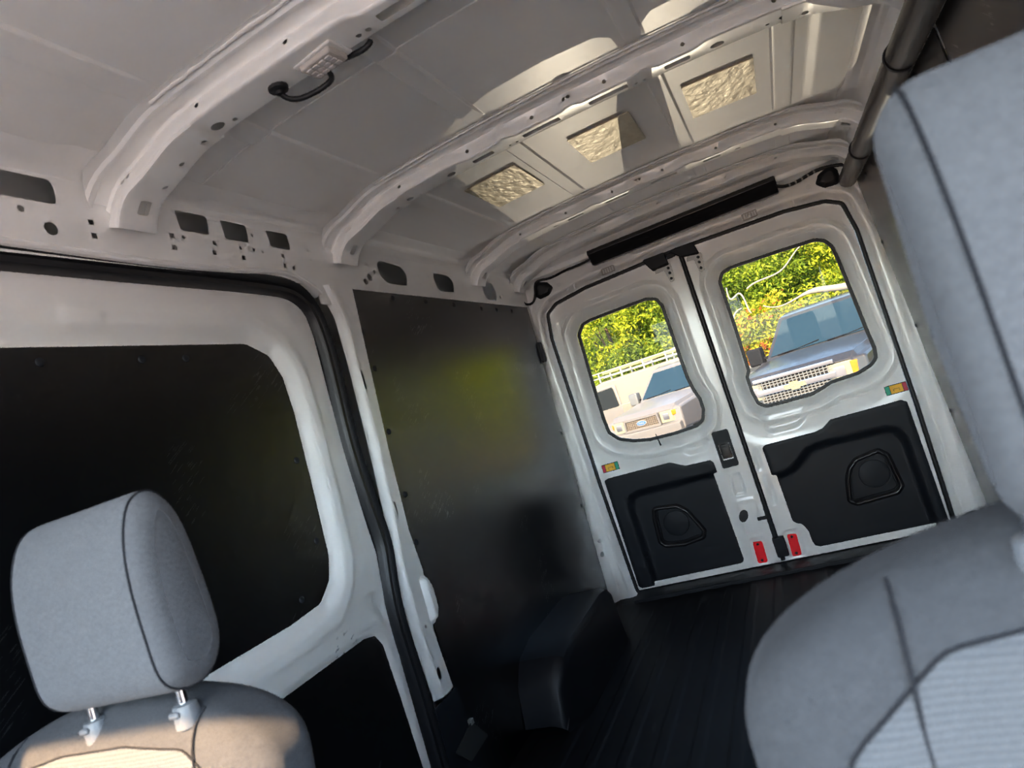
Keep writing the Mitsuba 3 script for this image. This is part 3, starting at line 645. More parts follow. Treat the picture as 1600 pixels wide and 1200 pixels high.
# small warning stickers with a red, a yellow and a green field
GREEN, YEL, RD, INK = prin('mat_sticker_green', (0.03, 0.36, 0.22), 0.5), prin('mat_sticker_yellow', (0.80, 0.44, 0.03), 0.5), prin('mat_sticker_red', (0.50, 0.03, 0.06), 0.5), prin('mat_sticker_ink', (0.02, 0.02, 0.02), 0.6)
for nm, x0, flip in (('door_2', -0.739, False), ('door_3', 0.674, True)):
    W_, z0, z1 = 0.094, 0.673, 0.717
    def flat(g, h, t=0.0006):
        return sheet(g, t, None, lambda u, v, w: np.stack([u, YR - 0.0075 - h - w, v], 1))
    add(nm + '__sticker', flat(rrect(x0, z0, x0 + W_, z1, 0.002), 0, 0.001), INK, 20)
    tag(nm + '__sticker', 'small red, yellow and green lock sticker')
    cols = [(0.02, 0.19, RD, 'red_field'), (0.21, 0.77, YEL, 'yellow_field'), (0.79, 0.98, GREEN, 'green_field')]
    for a, b, m, q in cols:
        if flip:
            a, b = 1 - b, 1 - a
        add(nm + '__sticker__' + q, flat(sbox(x0 + a * W_, z0 + 0.003, x0 + b * W_, z1 - 0.003), 0.001), m, 20)
    add(nm + '__sticker__ink_print', cat(flat(sbox(x0 + 0.034, z0 + 0.022, x0 + 0.060, z0 + 0.0235), 0.0017), flat(sbox(x0 + 0.034, z0 + 0.012, x0 + 0.0355, z0 + 0.0235), 0.0017), flat(sbox(x0 + 0.0585, z0 + 0.012, x0 + 0.060, z0 + 0.0235), 0.0017)), INK, 20)
# the meeting edge: seals, latch gear, bracket plates
gz0, gz1 = 0.03, 1.655
add('door_2__edge_flange', cat(rbox(-0.020, YR - 0.010, gz0, -0.008, YR + 0.03, gz1, 0.003), sheet(soft([(-0.038, gz1), (-0.018, gz1), (-0.018, gz0), (-0.035, gz0), (-0.030, 0.28), (-0.042, 0.40), (-0.048, 0.52), (-0.028, 0.62), (-0.032, 1.1)], 0.004), 0.004, 0.03, lambda u, v, w: np.stack([u, YR - 0.006 - w, v], 1))), PAINT, 40)
add('door_3__edge_seal', cat(tube(np.stack([np.full(40, 0.004), np.full(40, YR - 0.008), np.linspace(gz0, gz1, 40)], 1), 0.011, 8), tube(np.stack([np.full(40, -0.010), np.full(40, YR - 0.002), np.linspace(gz0, gz1, 40)], 1), 0.004, 6)), RUBBER, 50)
tag('door_3__edge_seal', 'black rubber seal strip between the two doors')
def plate(poly, y, t=0.004, L=None):
    return sheet(poly, t, L, lambda u, v, w: np.stack([u, y - w, v], 1))
add('door_2__top_latch', cat(hull([(-0.178, YR - 0.03, 1.668), (-0.075, YR - 0.03, 1.668), (-0.072, YR - 0.03, 1.618), (-0.15, YR - 0.03, 1.615), (-0.178, YR, 1.660), (-0.075, YR, 1.660), (-0.072, YR, 1.61), (-0.15, YR, 1.61)], 0.006), rbox(-0.066, YR - 0.02, 1.635, -0.022, YR, 1.655, 0.004)), PLASTIC, 40)
tag('door_2__top_latch', 'black latch cover at the top of the door')
add('door_2__latch_bracket', plate(soft([(-0.118, 1.612), (-0.058, 1.615), (-0.064, 1.522), (-0.086, 1.518), (-0.100, 1.588), (-0.145, 1.585), (-0.145, 1.60)], 0.004), YR - 0.006), STEEL, 30)
add('door_3__top_latch', cat(hull([(-0.034, YR - 0.03, 1.664), (0.074, YR - 0.03, 1.664), (0.084, YR - 0.03, 1.615), (0.002, YR - 0.03, 1.625), (-0.034, YR, 1.664), (0.074, YR, 1.664), (0.084, YR, 1.61), (0.002, YR, 1.625)], 0.006)), PLASTIC, 40)
add('door_3__latch_bracket', plate(soft([(0.028, 1.612), (0.100, 1.610), (0.092, 1.520), (0.066, 1.516), (0.056, 1.585), (0.02, 1.590)], 0.004), YR - 0.006), STEEL, 30)
for nm, pts in (('door_2', [(-0.075, 1.592), (-0.075, 1.566), (-0.076, 1.537)]), ('door_3', [(0.080, 1.590), (0.078, 1.564), (0.077, 1.535)])):
    for k, (x, z) in enumerate(pts):
        m = trimesh.creation.cylinder(0.0075, 0.008, sections=6)
        m.apply_transform(trimesh.geometry.align_vectors([0, 0, 1], [0, 1, 0]))
        m.apply_translation([x, YR - 0.013, z])
        add(num(nm + '__latch_bolt', k), m, PLASTIC, 30)
add('door_2__lock_plug', plate(ell(-0.112, 0.283, 0.022, 0.032, -30), YR - 0.006, 0.004), RUBBER, 30)
add('door_3__bottom_latch', cat(rbox(-0.016, YR - 0.035, 0.050, 0.040, YR - 0.004, 0.150, 0.006), rbox(-0.010, YR - 0.022, 0.150, 0.010, YR - 0.004, 0.30, 0.004), rbox(-0.052, YR - 0.018, 0.245, 0.012, YR - 0.006, 0.262, 0.003)), PLASTIC, 40)
tag('door_3__bottom_latch', 'black latch block at the foot of the door')
add('door_2__antenna_stub', tube(np.array([(-0.395, YR - 0.016, 0.735), (-0.398, YR - 0.018, 0.765), (-0.402, YR - 0.016, 0.800)]), np.array([0.005, 0.003, 0.002]), 6), RUBBER, 40)
tag('door_2__antenna_stub', 'thin black tie sticking up at the window edge')

# ------------------------------------------------------------------ things on the rear header
add('header_cover', hull([(x, y, z) for x in (-0.425, 0.518) for y, z in ((YR - 0.10, 1.806), (YR - 0.105, 1.792), (YR - 0.06, 1.742), (YR - 0.03, 1.742), (YR - 0.03, 1.806))], 0.006), PLASTICG, 35)
tag('header_cover', 'long black plastic cover bar above the rear doors', 'cover bar')
for k, s in enumerate((-1, 1)):
    g = soft([(s * 0.788, 1.745), (s * 0.762, 1.776), (s * 0.705, 1.752), (s * 0.682, 1.715), (s * 0.715, 1.683), (s * 0.772, 1.678), (s * 0.79, 1.70)], 0.012)
    def capfn(u, v, w, g=g):
        d = shapely.distance(shapely.points(u, v), g.exterior)
        return np.stack([u, YR - 0.014 - np.where(w > 0, 0.006 + 0.014 * ss(0, 0.02, d), 0), v], 1)
    add(num('rubber_cap', k), sheet(g, 0.004, 0.010, capfn), RUBBER, 50)
tag('rubber_cap', 'black rubber cover cap at the top left corner of the rear frame', 'cover cap')
tag('rubber_cap_001', 'black rubber cover cap at the top right corner of the rear frame, by the tube', 'cover cap')
LENS = prin('mat_lens', (0.46, 0.43, 0.40), 0.15, 0.7)
for k, x in enumerate((-0.369, 0.369)):
    key = num('lamp_lens', k)
    add(key, rbox(x - 0.036, YR - 0.026, 1.676, x + 0.036, YR - 0.008, 1.710, 0.004), LENS, 35)
    add(key + '__rib', cat(*[rbox(x - 0.028 + i * 0.013, YR - 0.028, 1.682, x - 0.022 + i * 0.013, YR - 0.024, 1.704, 0.0015) for i in range(5)]), SEAL, 30)
tag('lamp_lens', 'small clear ribbed lens over the left rear door', 'lamp lens')
tag('lamp_lens_001', 'small clear ribbed lens over the right rear door', 'lamp lens')
yh = YR - 0.03
wl = spline([(-0.855, yh - 0.04, 1.70), (-0.845, yh - 0.03, 1.675), (-0.815, yh, 1.675), (-0.785, yh, 1.72), (-0.755, yh - 0.012, 1.770), (-0.70, yh, 1.768), (-0.60, yh - 0.01, 1.770), (-0.52, yh - 0.03, 1.768), (-0.42, yh - 0.04, 1.775)], 8)
wr_ = spline([(0.51, yh - 0.04, 1.775), (0.56, yh - 0.03, 1.752), (0.63, yh - 0.015, 1.757), (0.70, yh - 0.01, 1.770), (0.745, yh - 0.01, 1.768), (0.80, yh - 0.01, 1.755), (0.835, yh - 0.05, 1.73)], 8)
add('wiring_harness', tube(wl, 0.0065, 8), RUBBER, 60)
tag('wiring_harness', 'thin black wiring harness from the corner to the left end of the cover bar', 'cable')
add('wiring_harness__plug', rbox(-0.875, yh - 0.06, 1.665, -0.848, yh - 0.02, 1.735, 0.006), PLASTIC, 40)
add('wiring_harness_001', tube(wr_, 0.008, 8), RUBBER, 60)
tag('wiring_harness_001', 'taped black wiring harness from the right end of the cover bar to the tube', 'cable')
TAPE = prin('mat_tape', (0.42, 0.41, 0.39), 0.5)
for k in range(5):
    i = 9 + k * 4
    add(num('wiring_harness_001__tape', k), tube(wr_[i:i + 2], 0.0088, 8), TAPE, 60)

# ------------------------------------------------------------------ black tube along the right rail
ty = np.linspace(1.25, 3.50, 24)
add('roof_tube', tube(np.stack([np.full(24, 0.808), ty, np.full(24, 1.674)], 1), 0.038, 28), prin('mat_tube', (0.016, 0.015, 0.014), 0.33, 0.45), 50)
tag('roof_tube', 'long glossy black tube fixed along the right edge of the roof', 'tube')
for k, y in enumerate((2.02, 2.95)):
    th = np.linspace(-0.5, 2 * math.pi - 1.2, 40)
    add(num('roof_tube__strap', k), tube(np.stack([0.808 + 0.040 * np.cos(th), np.full(40, y), 1.674 + 0.040 * np.sin(th)], 1), 0.0035, 6), RUBBER, 50)

# ------------------------------------------------------------------ dome lamp on the first bow
def on_bow(x, dy, h=0.0):
    return np.array([x, BOWS[0] + dy, bow_bottom(x) - h])
cl = on_bow(-0.277, 0.052)
lens = cat(rbox(-0.040, -0.026, -0.016, 0.040, 0.026, -0.002, 0.004))
rot = trimesh.transformations.rotation_matrix(math.radians(-8), [0, 0, 1])
lens.apply_transform(rot); lens.apply_translation(cl)
add('dome_lamp', lens, LENS, 35)
tag('dome_lamp', 'small clear dome lamp screwed to the nearest roof bow, with a black cable', 'lamp')
prism_ = cat(*[rbox(-0.032 + i * 0.0165, -0.019 + j * 0.0135, -0.0185, -0.020 + i * 0.0165, -0.009 + j * 0.0135, -0.015, 0.0012) for i in range(4) for j in range(3)])
prism_.apply_transform(rot); prism_.apply_translation(cl)
add('dome_lamp__prism_lens', prism_, prin('mat_prism', (0.62, 0.58, 0.56), 0.08, 0.8), 30)
bz = cat(rbox(-0.050, -0.032, -0.005, 0.050, 0.032, 0.002, 0.003))
bz.apply_transform(rot); bz.apply_translation(cl)
add('dome_lamp__base', bz, SEAL, 35)
g0 = on_bow(-0.388, 0.050)
gr = trimesh.creation.revolve(np.array([(0.0, 0.016), (0.007, 0.016), (0.008, 0.010), (0.014, 0.010), (0.019, 0.007), (0.020, 0.0), (0.0, 0.0)]), sections=24)
gr.apply_transform(trimesh.geometry.align_vectors([0, 0, 1], [0, 0, -1])); gr.apply_translation(g0)
add('dome_lamp__grommet', gr, RUBBER, 40)
tag('dome_lamp__grommet', 'round black rubber grommet')
cb = spline([g0 + [0.0, 0.004, -0.014], g0 + [0.012, 0.022, -0.024], g0 + [0.045, 0.040, -0.022], g0 + [0.075, 0.046, -0.018], g0 + [0.100, 0.036, -0.014], g0 + [0.105, 0.022, -0.010], cl + [-0.005, 0.024, -0.008], cl + [0.045, 0.034, -0.003], cl + [0.09, 0.036, 0.004]], 6)
add('dome_lamp__cable', tube(cb, 0.0055, 8), RUBBER, 60)
tag('dome_lamp__cable', 'black cable')

# ------------------------------------------------------------------ front seats
def puff(profile, hw, r, taper, n=9):
    """A cushion: a closed profile in (y, z) swept along x, its edges rounded by r; taper(x) scales the depth."""
    pr = np.array(profile)
    xs = np.concatenate([-hw + r * (1 - np.cos(np.linspace(0, math.pi / 2, n))), np.linspace(-hw + r, hw - r, 12)[1:-1], hw - r * (1 - np.cos(np.linspace(math.pi / 2, 0, n)))])
    c = pr.mean(0)
    nrm = np.stack([np.gradient(np.r_[pr[-1:, 1], pr[:, 1], pr[:1, 1]])[1:-1], -np.gradient(np.r_[pr[-1:, 0], pr[:, 0], pr[:1, 0]])[1:-1]], 1)
    nrm /= np.linalg.norm(nrm, axis=1, keepdims=True)
    if ((pr - c) * nrm).sum() < 0:
        nrm = -nrm
    rows = []
    for x in xs:
        e = max(0.0, abs(x) - (hw - r)) / r
        inset = r * (1 - math.sqrt(max(0.0, 1 - e * e)))
        q = pr - nrm * inset
        rows.append(np.stack([np.full(len(q), x) , q[:, 0], q[:, 1]], 1))
    P = np.array(rows)
    P[:, :, 0] *= taper(P[:, :, 1])[..., ] if callable(taper) else 1
    m = gridmesh(P, closed_v=True)
    v, f = list(m.vertices), list(m.faces)
    for row, flip in ((0, False), (len(xs) - 1, True)):
        ci = len(v)
        v.append(P[row].mean(0) + [(-0.004 if row == 0 else 0.004), 0, 0])
        k = len(pr)
        for j in range(k):
            a, b = row * k + j, row * k + (j + 1) % k
            f.append((ci, b, a) if not flip else (ci, a, b))
    return trimesh.Trimesh(np.array(v), np.array(f), process=False), P, xs

def smooth_loop(pts, n=64):
    p = np.array(pts + pts[:1], float)
    d = np.r_[0, np.cumsum(np.linalg.norm(np.diff(p, axis=0), axis=1))]
    return CubicSpline(d, p, bc_type='periodic')(np.linspace(0, d[-1], n, endpoint=False))

def seat(root, at, shift, label, tall=1.0, post=0.083):
    """at: where the front of the head restraint stands; shift: the backrest's centre sideways of it."""
    place = np.array(at)
    def put(key, mesh, mat, smooth=40):
        mesh = mesh.copy(); mesh.apply_translation(place)
        add(root + '__' + key, mesh, mat, smooth)
    prof_ = smooth_loop([(0.010, 0.930), (0.0, 0.975), (0.0, 1.06), (0.016, 1.125), (0.036, 1.150), (0.066, 1.154), (0.092, 1.130), (0.108, 1.07), (0.114, 1.00), (0.108, 0.945), (0.085, 0.918), (0.040, 0.913)], 72)
    prof_[:, 1] = 1.154 - (1.154 - prof_[:, 1]) * tall
    def taper(y):
        return 1.0 - 0.9 * np.clip(y, 0, 1) * 1.0
    hw = 0.128
    m, P, xs = puff(prof_, hw, 0.034, taper)
    front = (P[:, :, 1] < 1)
    put('head_restraint', m, 'mat_fabric', True)
    for k, s in enumerate((0, 1)):
        row = P[6] if s == 0 else P[-7]
        c = row.mean(0)
        put(num('head_restraint__seam_piping', k), tube(c + (row - c) * 1.004 + [(-1 if s == 0 else 1) * 0.0005, 0, 0], 0.0014, 6, closed=True), 'mat_thread', True)
    for k, x in enumerate((-post, post)):
        put(num('head_restraint__post', k), tube(np.array([(x, 0.046, 0.86), (x, 0.046, 0.915), (x, 0.046, 0.96)]), 0.0062, 14), CHROME, 60)
        g = trimesh.creation.revolve(np.array([(0.0, 0.008), (0.011, 0.008), (0.014, 0.006), (0.0145, 0.0), (0.0155, -0.004), (0.0155, -0.02), (0.0, -0.02)]), sections=20)
        g.apply_translation([x, 0.046, 0.884])
        put(num('post_guide', k), g, prin('mat_guide', (0.11, 0.115, 0.125), 0.35, 0.5), 40)
        b = rbox(x - 0.010, 0.027, 0.879, x + 0.006, 0.034, 0.887, 0.003)
        put(num('post_guide', k) + '__button', b, 'mat_guide', 40)
    # backrest: closed cross-sections, front bolsters, rounded shoulders
    H, W_ = 0.905, 0.285
    zs = np.concatenate([np.linspace(0.12, 0.78, 12), H - 0.125 * (1 - np.sin(np.linspace(0, math.pi / 2, 26)[1:]))])
    th = np.linspace(0, 2 * math.pi, 96, endpoint=False)
    rows = []
    def halfw(z):
        e = np.clip((z - (H - 0.115)) / 0.115, 0, 1)
        return W_ * (1 - 0.03 * np.clip(0.78 - z, 0, 1)) * np.clip(1 - e**2.6, 0, 1) ** 0.62 + 0.0
    def front_y(z):
        return 0.022 + 0.0 * z - 0.16 * (0.85 - z)
    for z in zs:
        e = np.clip((z - (H - 0.075)) / 0.075, 0, 1)
        dep = 0.062 * math.sqrt(max(0.0, 1 - e * e)) + 0.0005
        w = max(halfw(z), 0.02)
        cx = np.sign(np.cos(th)) * np.abs(np.cos(th)) ** 0.55 * w
        cy = np.sign(np.sin(th)) * np.abs(np.sin(th)) ** 0.75 * dep
        bol = 0.018 * ss(0.55, 0.86, np.abs(cx) / W_) * (np.sin(th) < 0) * math.sqrt(max(0.0, 1 - e * e))
        rows.append(np.stack([cx + shift, cy + front_y(z) + 0.062 - bol, np.full(len(th), z)], 1))
    P = np.array(rows)
    m = gridmesh(P, closed_v=True)
    top = len(m.vertices)
    v = np.vstack([m.vertices, P[-1].mean(0), P[0].mean(0)])
    f = list(m.faces)
    nth, last = len(th), (len(zs) - 1) * len(th)
    for j in range(nth):
        k = (j + 1) % nth
        f += [(top, last + j, last + k), (top + 1, k, j)]
    put('backrest', trimesh.Trimesh(v, np.array(f), process=False), 'mat_fabric_dark', True)
    # lighter ribbed cloth panel let into the front, a few millimetres proud
    ins = soft([(-0.245, 0.30), (-0.25, 0.74), (-0.225, 0.80), (-0.16, 0.845), (-0.06, 0.858), (0.06, 0.858), (0.16, 0.845), (0.225, 0.80), (0.25, 0.74), (0.245, 0.30)], 0.03)
    def surf(u, v):
        e = np.clip((v - (H - 0.075)) / 0.075, 0, 1)
        dep = 0.062 * np.sqrt(np.maximum(0, 1 - e * e)) + 0.0005
        w = np.maximum(halfw(v), 0.02)
        c = np.clip(np.abs(u) / w, 0, 0.999) ** (1 / 0.55)
        s = np.sqrt(1 - c * c) ** 0.75
        bol = 0.018 * ss(0.55, 0.86, np.abs(u) / W_) * np.sqrt(np.maximum(0, 1 - e * e))
        return front_y(v) + 0.062 - dep * s - bol
    def insfn(u, v, w):
        d = shapely.distance(shapely.points(u, v), ins.exterior)
        return np.stack([u + shift, surf(u, v) - np.where(w > 0, 0.0035 * ss(0, 0.012, d) + 0.0005, -0.002), v], 1)
    put('backrest__cloth_panel', sheet(ins, 0.002, 0.012, insfn), 'mat_fabric_light', 60)
    ex = np.array(ins.exterior.segmentize(0.02).coords)
    ex = ex[:-1]
    put('backrest__panel_seam', tube(np.stack([ex[:, 0] + shift, surf(ex[:, 0], ex[:, 1]) - 0.0012, ex[:, 1]], 1), 0.0014, 6, closed=True), 'mat_thread', True)
    for k, x in enumerate((-0.185, 0.185)):
        zz = np.linspace(0.40, 0.878, 40)
        xx = x * (1 - 0.05 * np.clip((zz - 0.8) / 0.08, 0, 1))
        put(num('backrest__stitched_seam', k), tube(np.stack([xx + shift, surf(xx, zz) - 0.0032, zz], 1), 0.0014, 6), 'mat_thread', True)
    # cushion below, out of the picture
    put('cushion', rbox(-0.26 + shift, -0.42, 0.16, 0.26 + shift, 0.12, 0.30, 0.05, 12), 'mat_fabric', True)
    put('base', rbox(-0.2 + shift, -0.36, 0.0 - place[2], 0.2 + shift, 0.10, 0.18, 0.02), PLASTIC, 40)
    tag(root, label, 'seat')
seat('front_seat', (-0.53, 0.555, 0.0), -0.075, 'grey cloth front seat at the lower left, its backrest in warm sunlight', 1.02)
seat('front_seat_001', (0.530, 0.405, 0.057), -0.015, 'grey cloth front seat filling the right side, in bluish shade', 1.09, 0.110)
add('dashboard', hull([(-0.85, -0.72, 0.30), (0.85, -0.72, 0.30), (-0.85, -0.78, 0.66), (0.85, -0.78, 0.66), (-0.85, -1.22, 0.74), (0.85, -1.22, 0.74), (-0.85, -1.3, 0.3), (0.85, -1.3, 0.3)], 0.03), PLASTIC, 40)
tag('dashboard', 'dark plastic dashboard under the windscreen ahead of the seats', 'dashboard')
# unseen board ahead of the driver's seat, placed to shade it
add('unseen_seat_shade', hull([(0.06, -0.365, 1.640), (0.86, -0.365, 1.640), (0.10, -0.300, 1.375), (0.82, -0.300, 1.375)], 0.012), CAB, 30)
tag('unseen_seat_shade', 'pale unseen board at the driver half of the windscreen, placed to shade the seat', 'unseen shade')

# ================================================================== outdoors, behind the van
GZ = -0.65
def asphalt_fn(p, n, uv):
    return mix((0.07, 0.068, 0.065), (0.12, 0.116, 0.11), fbm(p.x * 3, p.y * 3, 0.0, 4))
prin('mat_asphalt', proc(asphalt_fn), 0.9, 0.2)
add('ground', gridmesh(np.array([[(x, y, GZ) for x in (-60, 0, 60)] for y in (7.7, 30, 90)], float)), 'mat_asphalt', False)
tag('ground', kind='structure')
yy, xx = np.meshgrid(np.linspace(0, 1, 30), np.linspace(-45, 45, 90), indexing='ij')
bk = np.stack([xx, 32.0 + 9 * yy, GZ + 9.0 * yy**0.7], -1)
bk = bk + (meshkit.fbm(bk * 0.9, 4)[..., None] - 0.5) * [0.6, 1.6, 1.2]
def backdrop_fn(p, n, uv):
    return mix((0.04, 0.07, 0.014), (0.10, 0.14, 0.026), fbm(p.x * 2.2, p.z * 2.2, p.y, 4))
add('tree_gap_backdrop', gridmesh(bk), prin('mat_backdrop', proc(backdrop_fn), 0.95, 0.05), True)  # backdrop placed to block sky and darken the gaps between the trees
tag('tree_gap_backdrop', 'dark green backdrop placed behind the trees to close their sky gaps', kind='structure')
WHITECAR = prin('mat_white_car', (0.20, 0.20, 0.205), 0.22, 0.5, clearcoat=0.6)
DARKCAR = prin('mat_dark_car', (0.035, 0.037, 0.042), 0.18, 0.6, clearcoat=1.0)
CREAM = prin('mat_white_van', (0.25, 0.237, 0.205), 0.35, 0.4)
GLASSCAR = prin('mat_car_glass', (0.022, 0.05, 0.075), 0.04, 0.5)
AMBER = prin('mat_amber', (0.85, 0.26, 0.02), 0.25, 0.5)
HEADL = prin('mat_headlamp', (0.42, 0.38, 0.26), 0.15, 0.7)
TYRE = prin('mat_tyre', (0.02, 0.02, 0.02), 0.8, 0.2)
GRILLE = prin('mat_grille', (0.22, 0.19, 0.155), 0.4, 0.5)
BLUE = prin('mat_badge_blue', (0.05, 0.16, 0.42), 0.3, 0.5)
GOLD = prin('mat_badge_gold', (0.46, 0.38, 0.22), 0.3, 0.5)
LETTER = prin('mat_badge_letter', (0.50, 0.51, 0.52), 0.3, 0.5)

def pickup(root, at, yaw, paint, style, sc=1.0):
    """A pickup whose grille centre stands over `at`; its length runs off behind it, turned by yaw."""
    M = np.eye(4)
    c, s = math.cos(yaw), math.sin(yaw)
    M[:3, :3] = np.array([[c, s, 0], [-s, c, 0], [0, 0, 1.0]]) * sc
    M[:3, 3] = (at[0], at[1], GZ)
    def put(key, mesh, mat, smooth=35):
        mesh = mesh.copy(); mesh.apply_transform(M)
        return add(root + '__' + key, mesh, mat, smooth)
    hz = 1.02
    body = [hull([(x, y, z) for x in (-0.98, 0.98) for y, z in ((0.06, 0.52), (0.10, 0.92), (5.55, 0.50), (5.55, 1.00), (1.4, 1.06))], 0.05),
            hull([(x * k, y, z) for x in (-1, 1) for k, y, z in ((0.80, 0.05, 0.94), (0.84, 0.16, hz), (0.90, 1.30, 1.15), (0.98, 1.35, 0.95), (0.95, 0.10, 0.80), (0.40, 0.30, hz + 0.045), (0.45, 1.25, 1.19))], 0.03),
            hull([(x, y, z) for x in (-0.97, 0.97) for y, z in ((1.30, 0.95), (1.32, 1.15), (3.70, 1.15), (3.70, 0.95))], 0.03),
            hull([(x, y, z) for x in (-0.97, -0.86) for y, z in ((3.7, 0.9), (3.7, 1.20), (5.55, 1.20), (5.55, 0.9))], 0.03), hull([(x, y, z) for x in (0.86, 0.97) for y, z in ((3.7, 0.9), (3.7, 1.20), (5.55, 1.20), (5.55, 0.9))], 0.03)]
    put('body', cat(*body), paint)
    put('cab', cat(hull([(x * k, y, z) for x in (-1, 1) for k, y, z in ((0.92, 1.42, 1.14), (0.93, 3.60, 1.14), (0.74, 2.10, 1.80), (0.72, 2.35, 1.86), (0.72, 3.25, 1.86), (0.76, 3.45, 1.78))], 0.03)), paint)
    def wedge(k0, y0, z0, k1, y1, z1, t=0.012):
        n = np.array([0, -(z1 - z0), (y1 - y0)]); n = n / np.linalg.norm(n) * (0.036 + t)
        return hull([(sx * k, y + d * n[1], z + d * n[2]) for sx in (-1, 1) for k, y, z in ((k0, y0, z0), (k1, y1, z1)) for d in (0.6, 1.0)])
    put('windscreen', wedge(0.845, 1.49, 1.205, 0.69, 2.05, 1.745), GLASSCAR, False)
    for k, sx in enumerate((-1, 1)):
        put(num('side_window', k), hull([(sx * (a + d), y, z) for d in (0.0, 0.012) for a, y, z in ((0.94, 1.75, 1.20), (0.94, 2.75, 1.20), (0.80, 2.25, 1.73), (0.80, 2.75, 1.73))]), GLASSCAR, False)
        put(num('mirror', k), hull([(sx * a, y, z) for a in (1.04, 1.24) for y in (1.52, 1.64) for z in (1.18, 1.42)], 0.03), PLASTIC if style == 'dark' else STEEL)
        put(num('mirror', k) + '__arm', rbox(min(sx * 0.92, sx * 1.06), 1.56, 1.22, max(sx * 0.92, sx * 1.06), 1.62, 1.27, 0.01), PLASTIC)
        hl = hull([(sx * a, y, z) for a, y in ((0.52, 0.0), (0.80, 0.02), (0.97, 0.16)) for z in (0.70, 0.92)], 0.012)
        put(num('headlamp', k), hl, HEADL)
        put(num('headlamp', k) + '__indicator', hull([(sx * a, y, z) for a, y in ((0.82, 0.005), (0.955, 0.11)) for z in ((0.82, 0.905) if style == 'white' else (0.71, 0.905))], 0.012), AMBER)
        put(num('headlamp', k) + '__bulb_cup', hull([(sx * a, -0.008, z) for a in (0.58, 0.72) for z in (0.75, 0.87)], 0.008), CHROME)
        put(num('wiper', k), tube(np.array([(0.05 + sx * 0.42 - 0.35, 1.455, 1.235), (0.05 + sx * 0.42, 1.47, 1.245), (0.05 + sx * 0.42 + 0.35, 1.50, 1.285)]), 0.012, 5), PLASTIC)
    put('cab_interior_seat', cat(rbox(-0.62, 1.95, 1.19, -0.18, 2.05, 1.5, 0.02)), PLASTIC) if False else None
    if style == 'white':
        fr = soft([(-0.50, 0.66), (-0.47, 0.95), (0.47, 0.95), (0.50, 0.66)], 0.03)
        hole = fr.buffer(-0.045)
        put('grille_frame', sheet(fr.difference(hole), 0.06, None, lambda u, v, w: np.stack([u, 0.02 - w, v], 1)), WHITECAR)
        bars = [hull([(a, -0.012, z), (a + 0.018, -0.012, z), (a, 0.02, z), (a + 0.018, 0.02, z)] + [(a, -0.012, z2), (a + 0.018, -0.012, z2), (a, 0.02, z2), (a + 0.018, 0.02, z2)]) for a in np.arange(-0.46, 0.46, 0.052) for z, z2 in ((0.69, 0.92),)]
        bars += [hull([(a, y, z + d) for a in (-0.455, 0.455) for y in (-0.014, 0.02) for d in (0, 0.016)]) for z in np.arange(0.70, 0.92, 0.042)]
        put('grille', cat(*bars), GRILLE)
        put('grille_back', rbox(-0.47, 0.01, 0.68, 0.47, 0.03, 0.93, 0.004), PLASTIC)
        put('badge', sheet(ell(0, 0.81, 0.135, 0.056, 0, 32), 0.012, None, lambda u, v, w: np.stack([u, -0.018 - w, v], 1)), LETTER)
        put('badge__blue_oval', sheet(ell(0, 0.81, 0.122, 0.046, 0, 32), 0.006, None, lambda u, v, w: np.stack([u, -0.029 - w, v], 1)), BLUE)
        t = meshkit.text_mesh('Ford', 0.048, 0.006)
        tv = np.array(t.vertices); tv[:, 0] -= (tv[:, 0].max() + tv[:, 0].min()) / 2; tv[:, 0] += 0.25 * (tv[:, 1] - 0.024)
        put('badge__lettering', trimesh.Trimesh(np.stack([tv[:, 0], -0.034 - tv[:, 2], 0.788 + tv[:, 1]], 1), t.faces, process=False), LETTER, False)
        put('bumper', hull([(x, y, z) for x in (-0.97, 0.97) for y, z in ((0.02, 0.38), (-0.07, 0.44), (-0.07, 0.62), (0.05, 0.66))] + [(-1.0, 0.3, 0.4), (1.0, 0.3, 0.4), (-1.0, 0.3, 0.64), (1.0, 0.3, 0.64)], 0.02), WHITECAR)
    else:
        put('grille_back', rbox(-0.56, 0.0, 0.58, 0.56, 0.03, 0.96, 0.004), TYRE)
        put('chrome_bar', cat(hull([(x, y, z) for x in (-0.58, 0.58) for y in (-0.035, 0.0) for z in (0.755, 0.825)], 0.008), hull([(x, y, z) for x in (-0.60, 0.60) for y in (-0.03, 0.0) for z in (0.955, 1.0)], 0.008)), CHROME)
        mesh_ = [hull([(a, y, z) for y in (-0.016, 0.005) for z in (z0, z1) for a in (a0, a0 + 0.016)]) for a0 in np.arange(-0.55, 0.55, 0.058) for z0, z1 in ((0.83, 0.95), (0.60, 0.75))]
        mesh_ += [hull([(a, y, z + d) for a in (-0.56, 0.56) for y in (-0.018, 0.005) for d in (0, 0.014)]) for z in (0.868, 0.908, 0.632, 0.672, 0.712)]
        put('grille', cat(*mesh_), STEEL)
        bt = Polygon([(-0.15, -0.035), (-0.06, -0.035), (-0.052, -0.06), (0.075, -0.06), (0.067, -0.035), (0.165, -0.035), (0.15, 0.035), (0.06, 0.035), (0.052, 0.06), (-0.075, 0.06), (-0.067, 0.035), (-0.165, 0.035)])
        put('badge', sheet(affinity.translate(bt, 0, 0.79), 0.016, None, lambda u, v, w: np.stack([u, -0.044 - w, v], 1)), GOLD)
        put('bumper', hull([(x, y, z) for x in (-0.97, 0.97) for y, z in ((0.02, 0.32), (-0.08, 0.38), (-0.08, 0.54), (0.05, 0.57))], 0.02), CHROME)
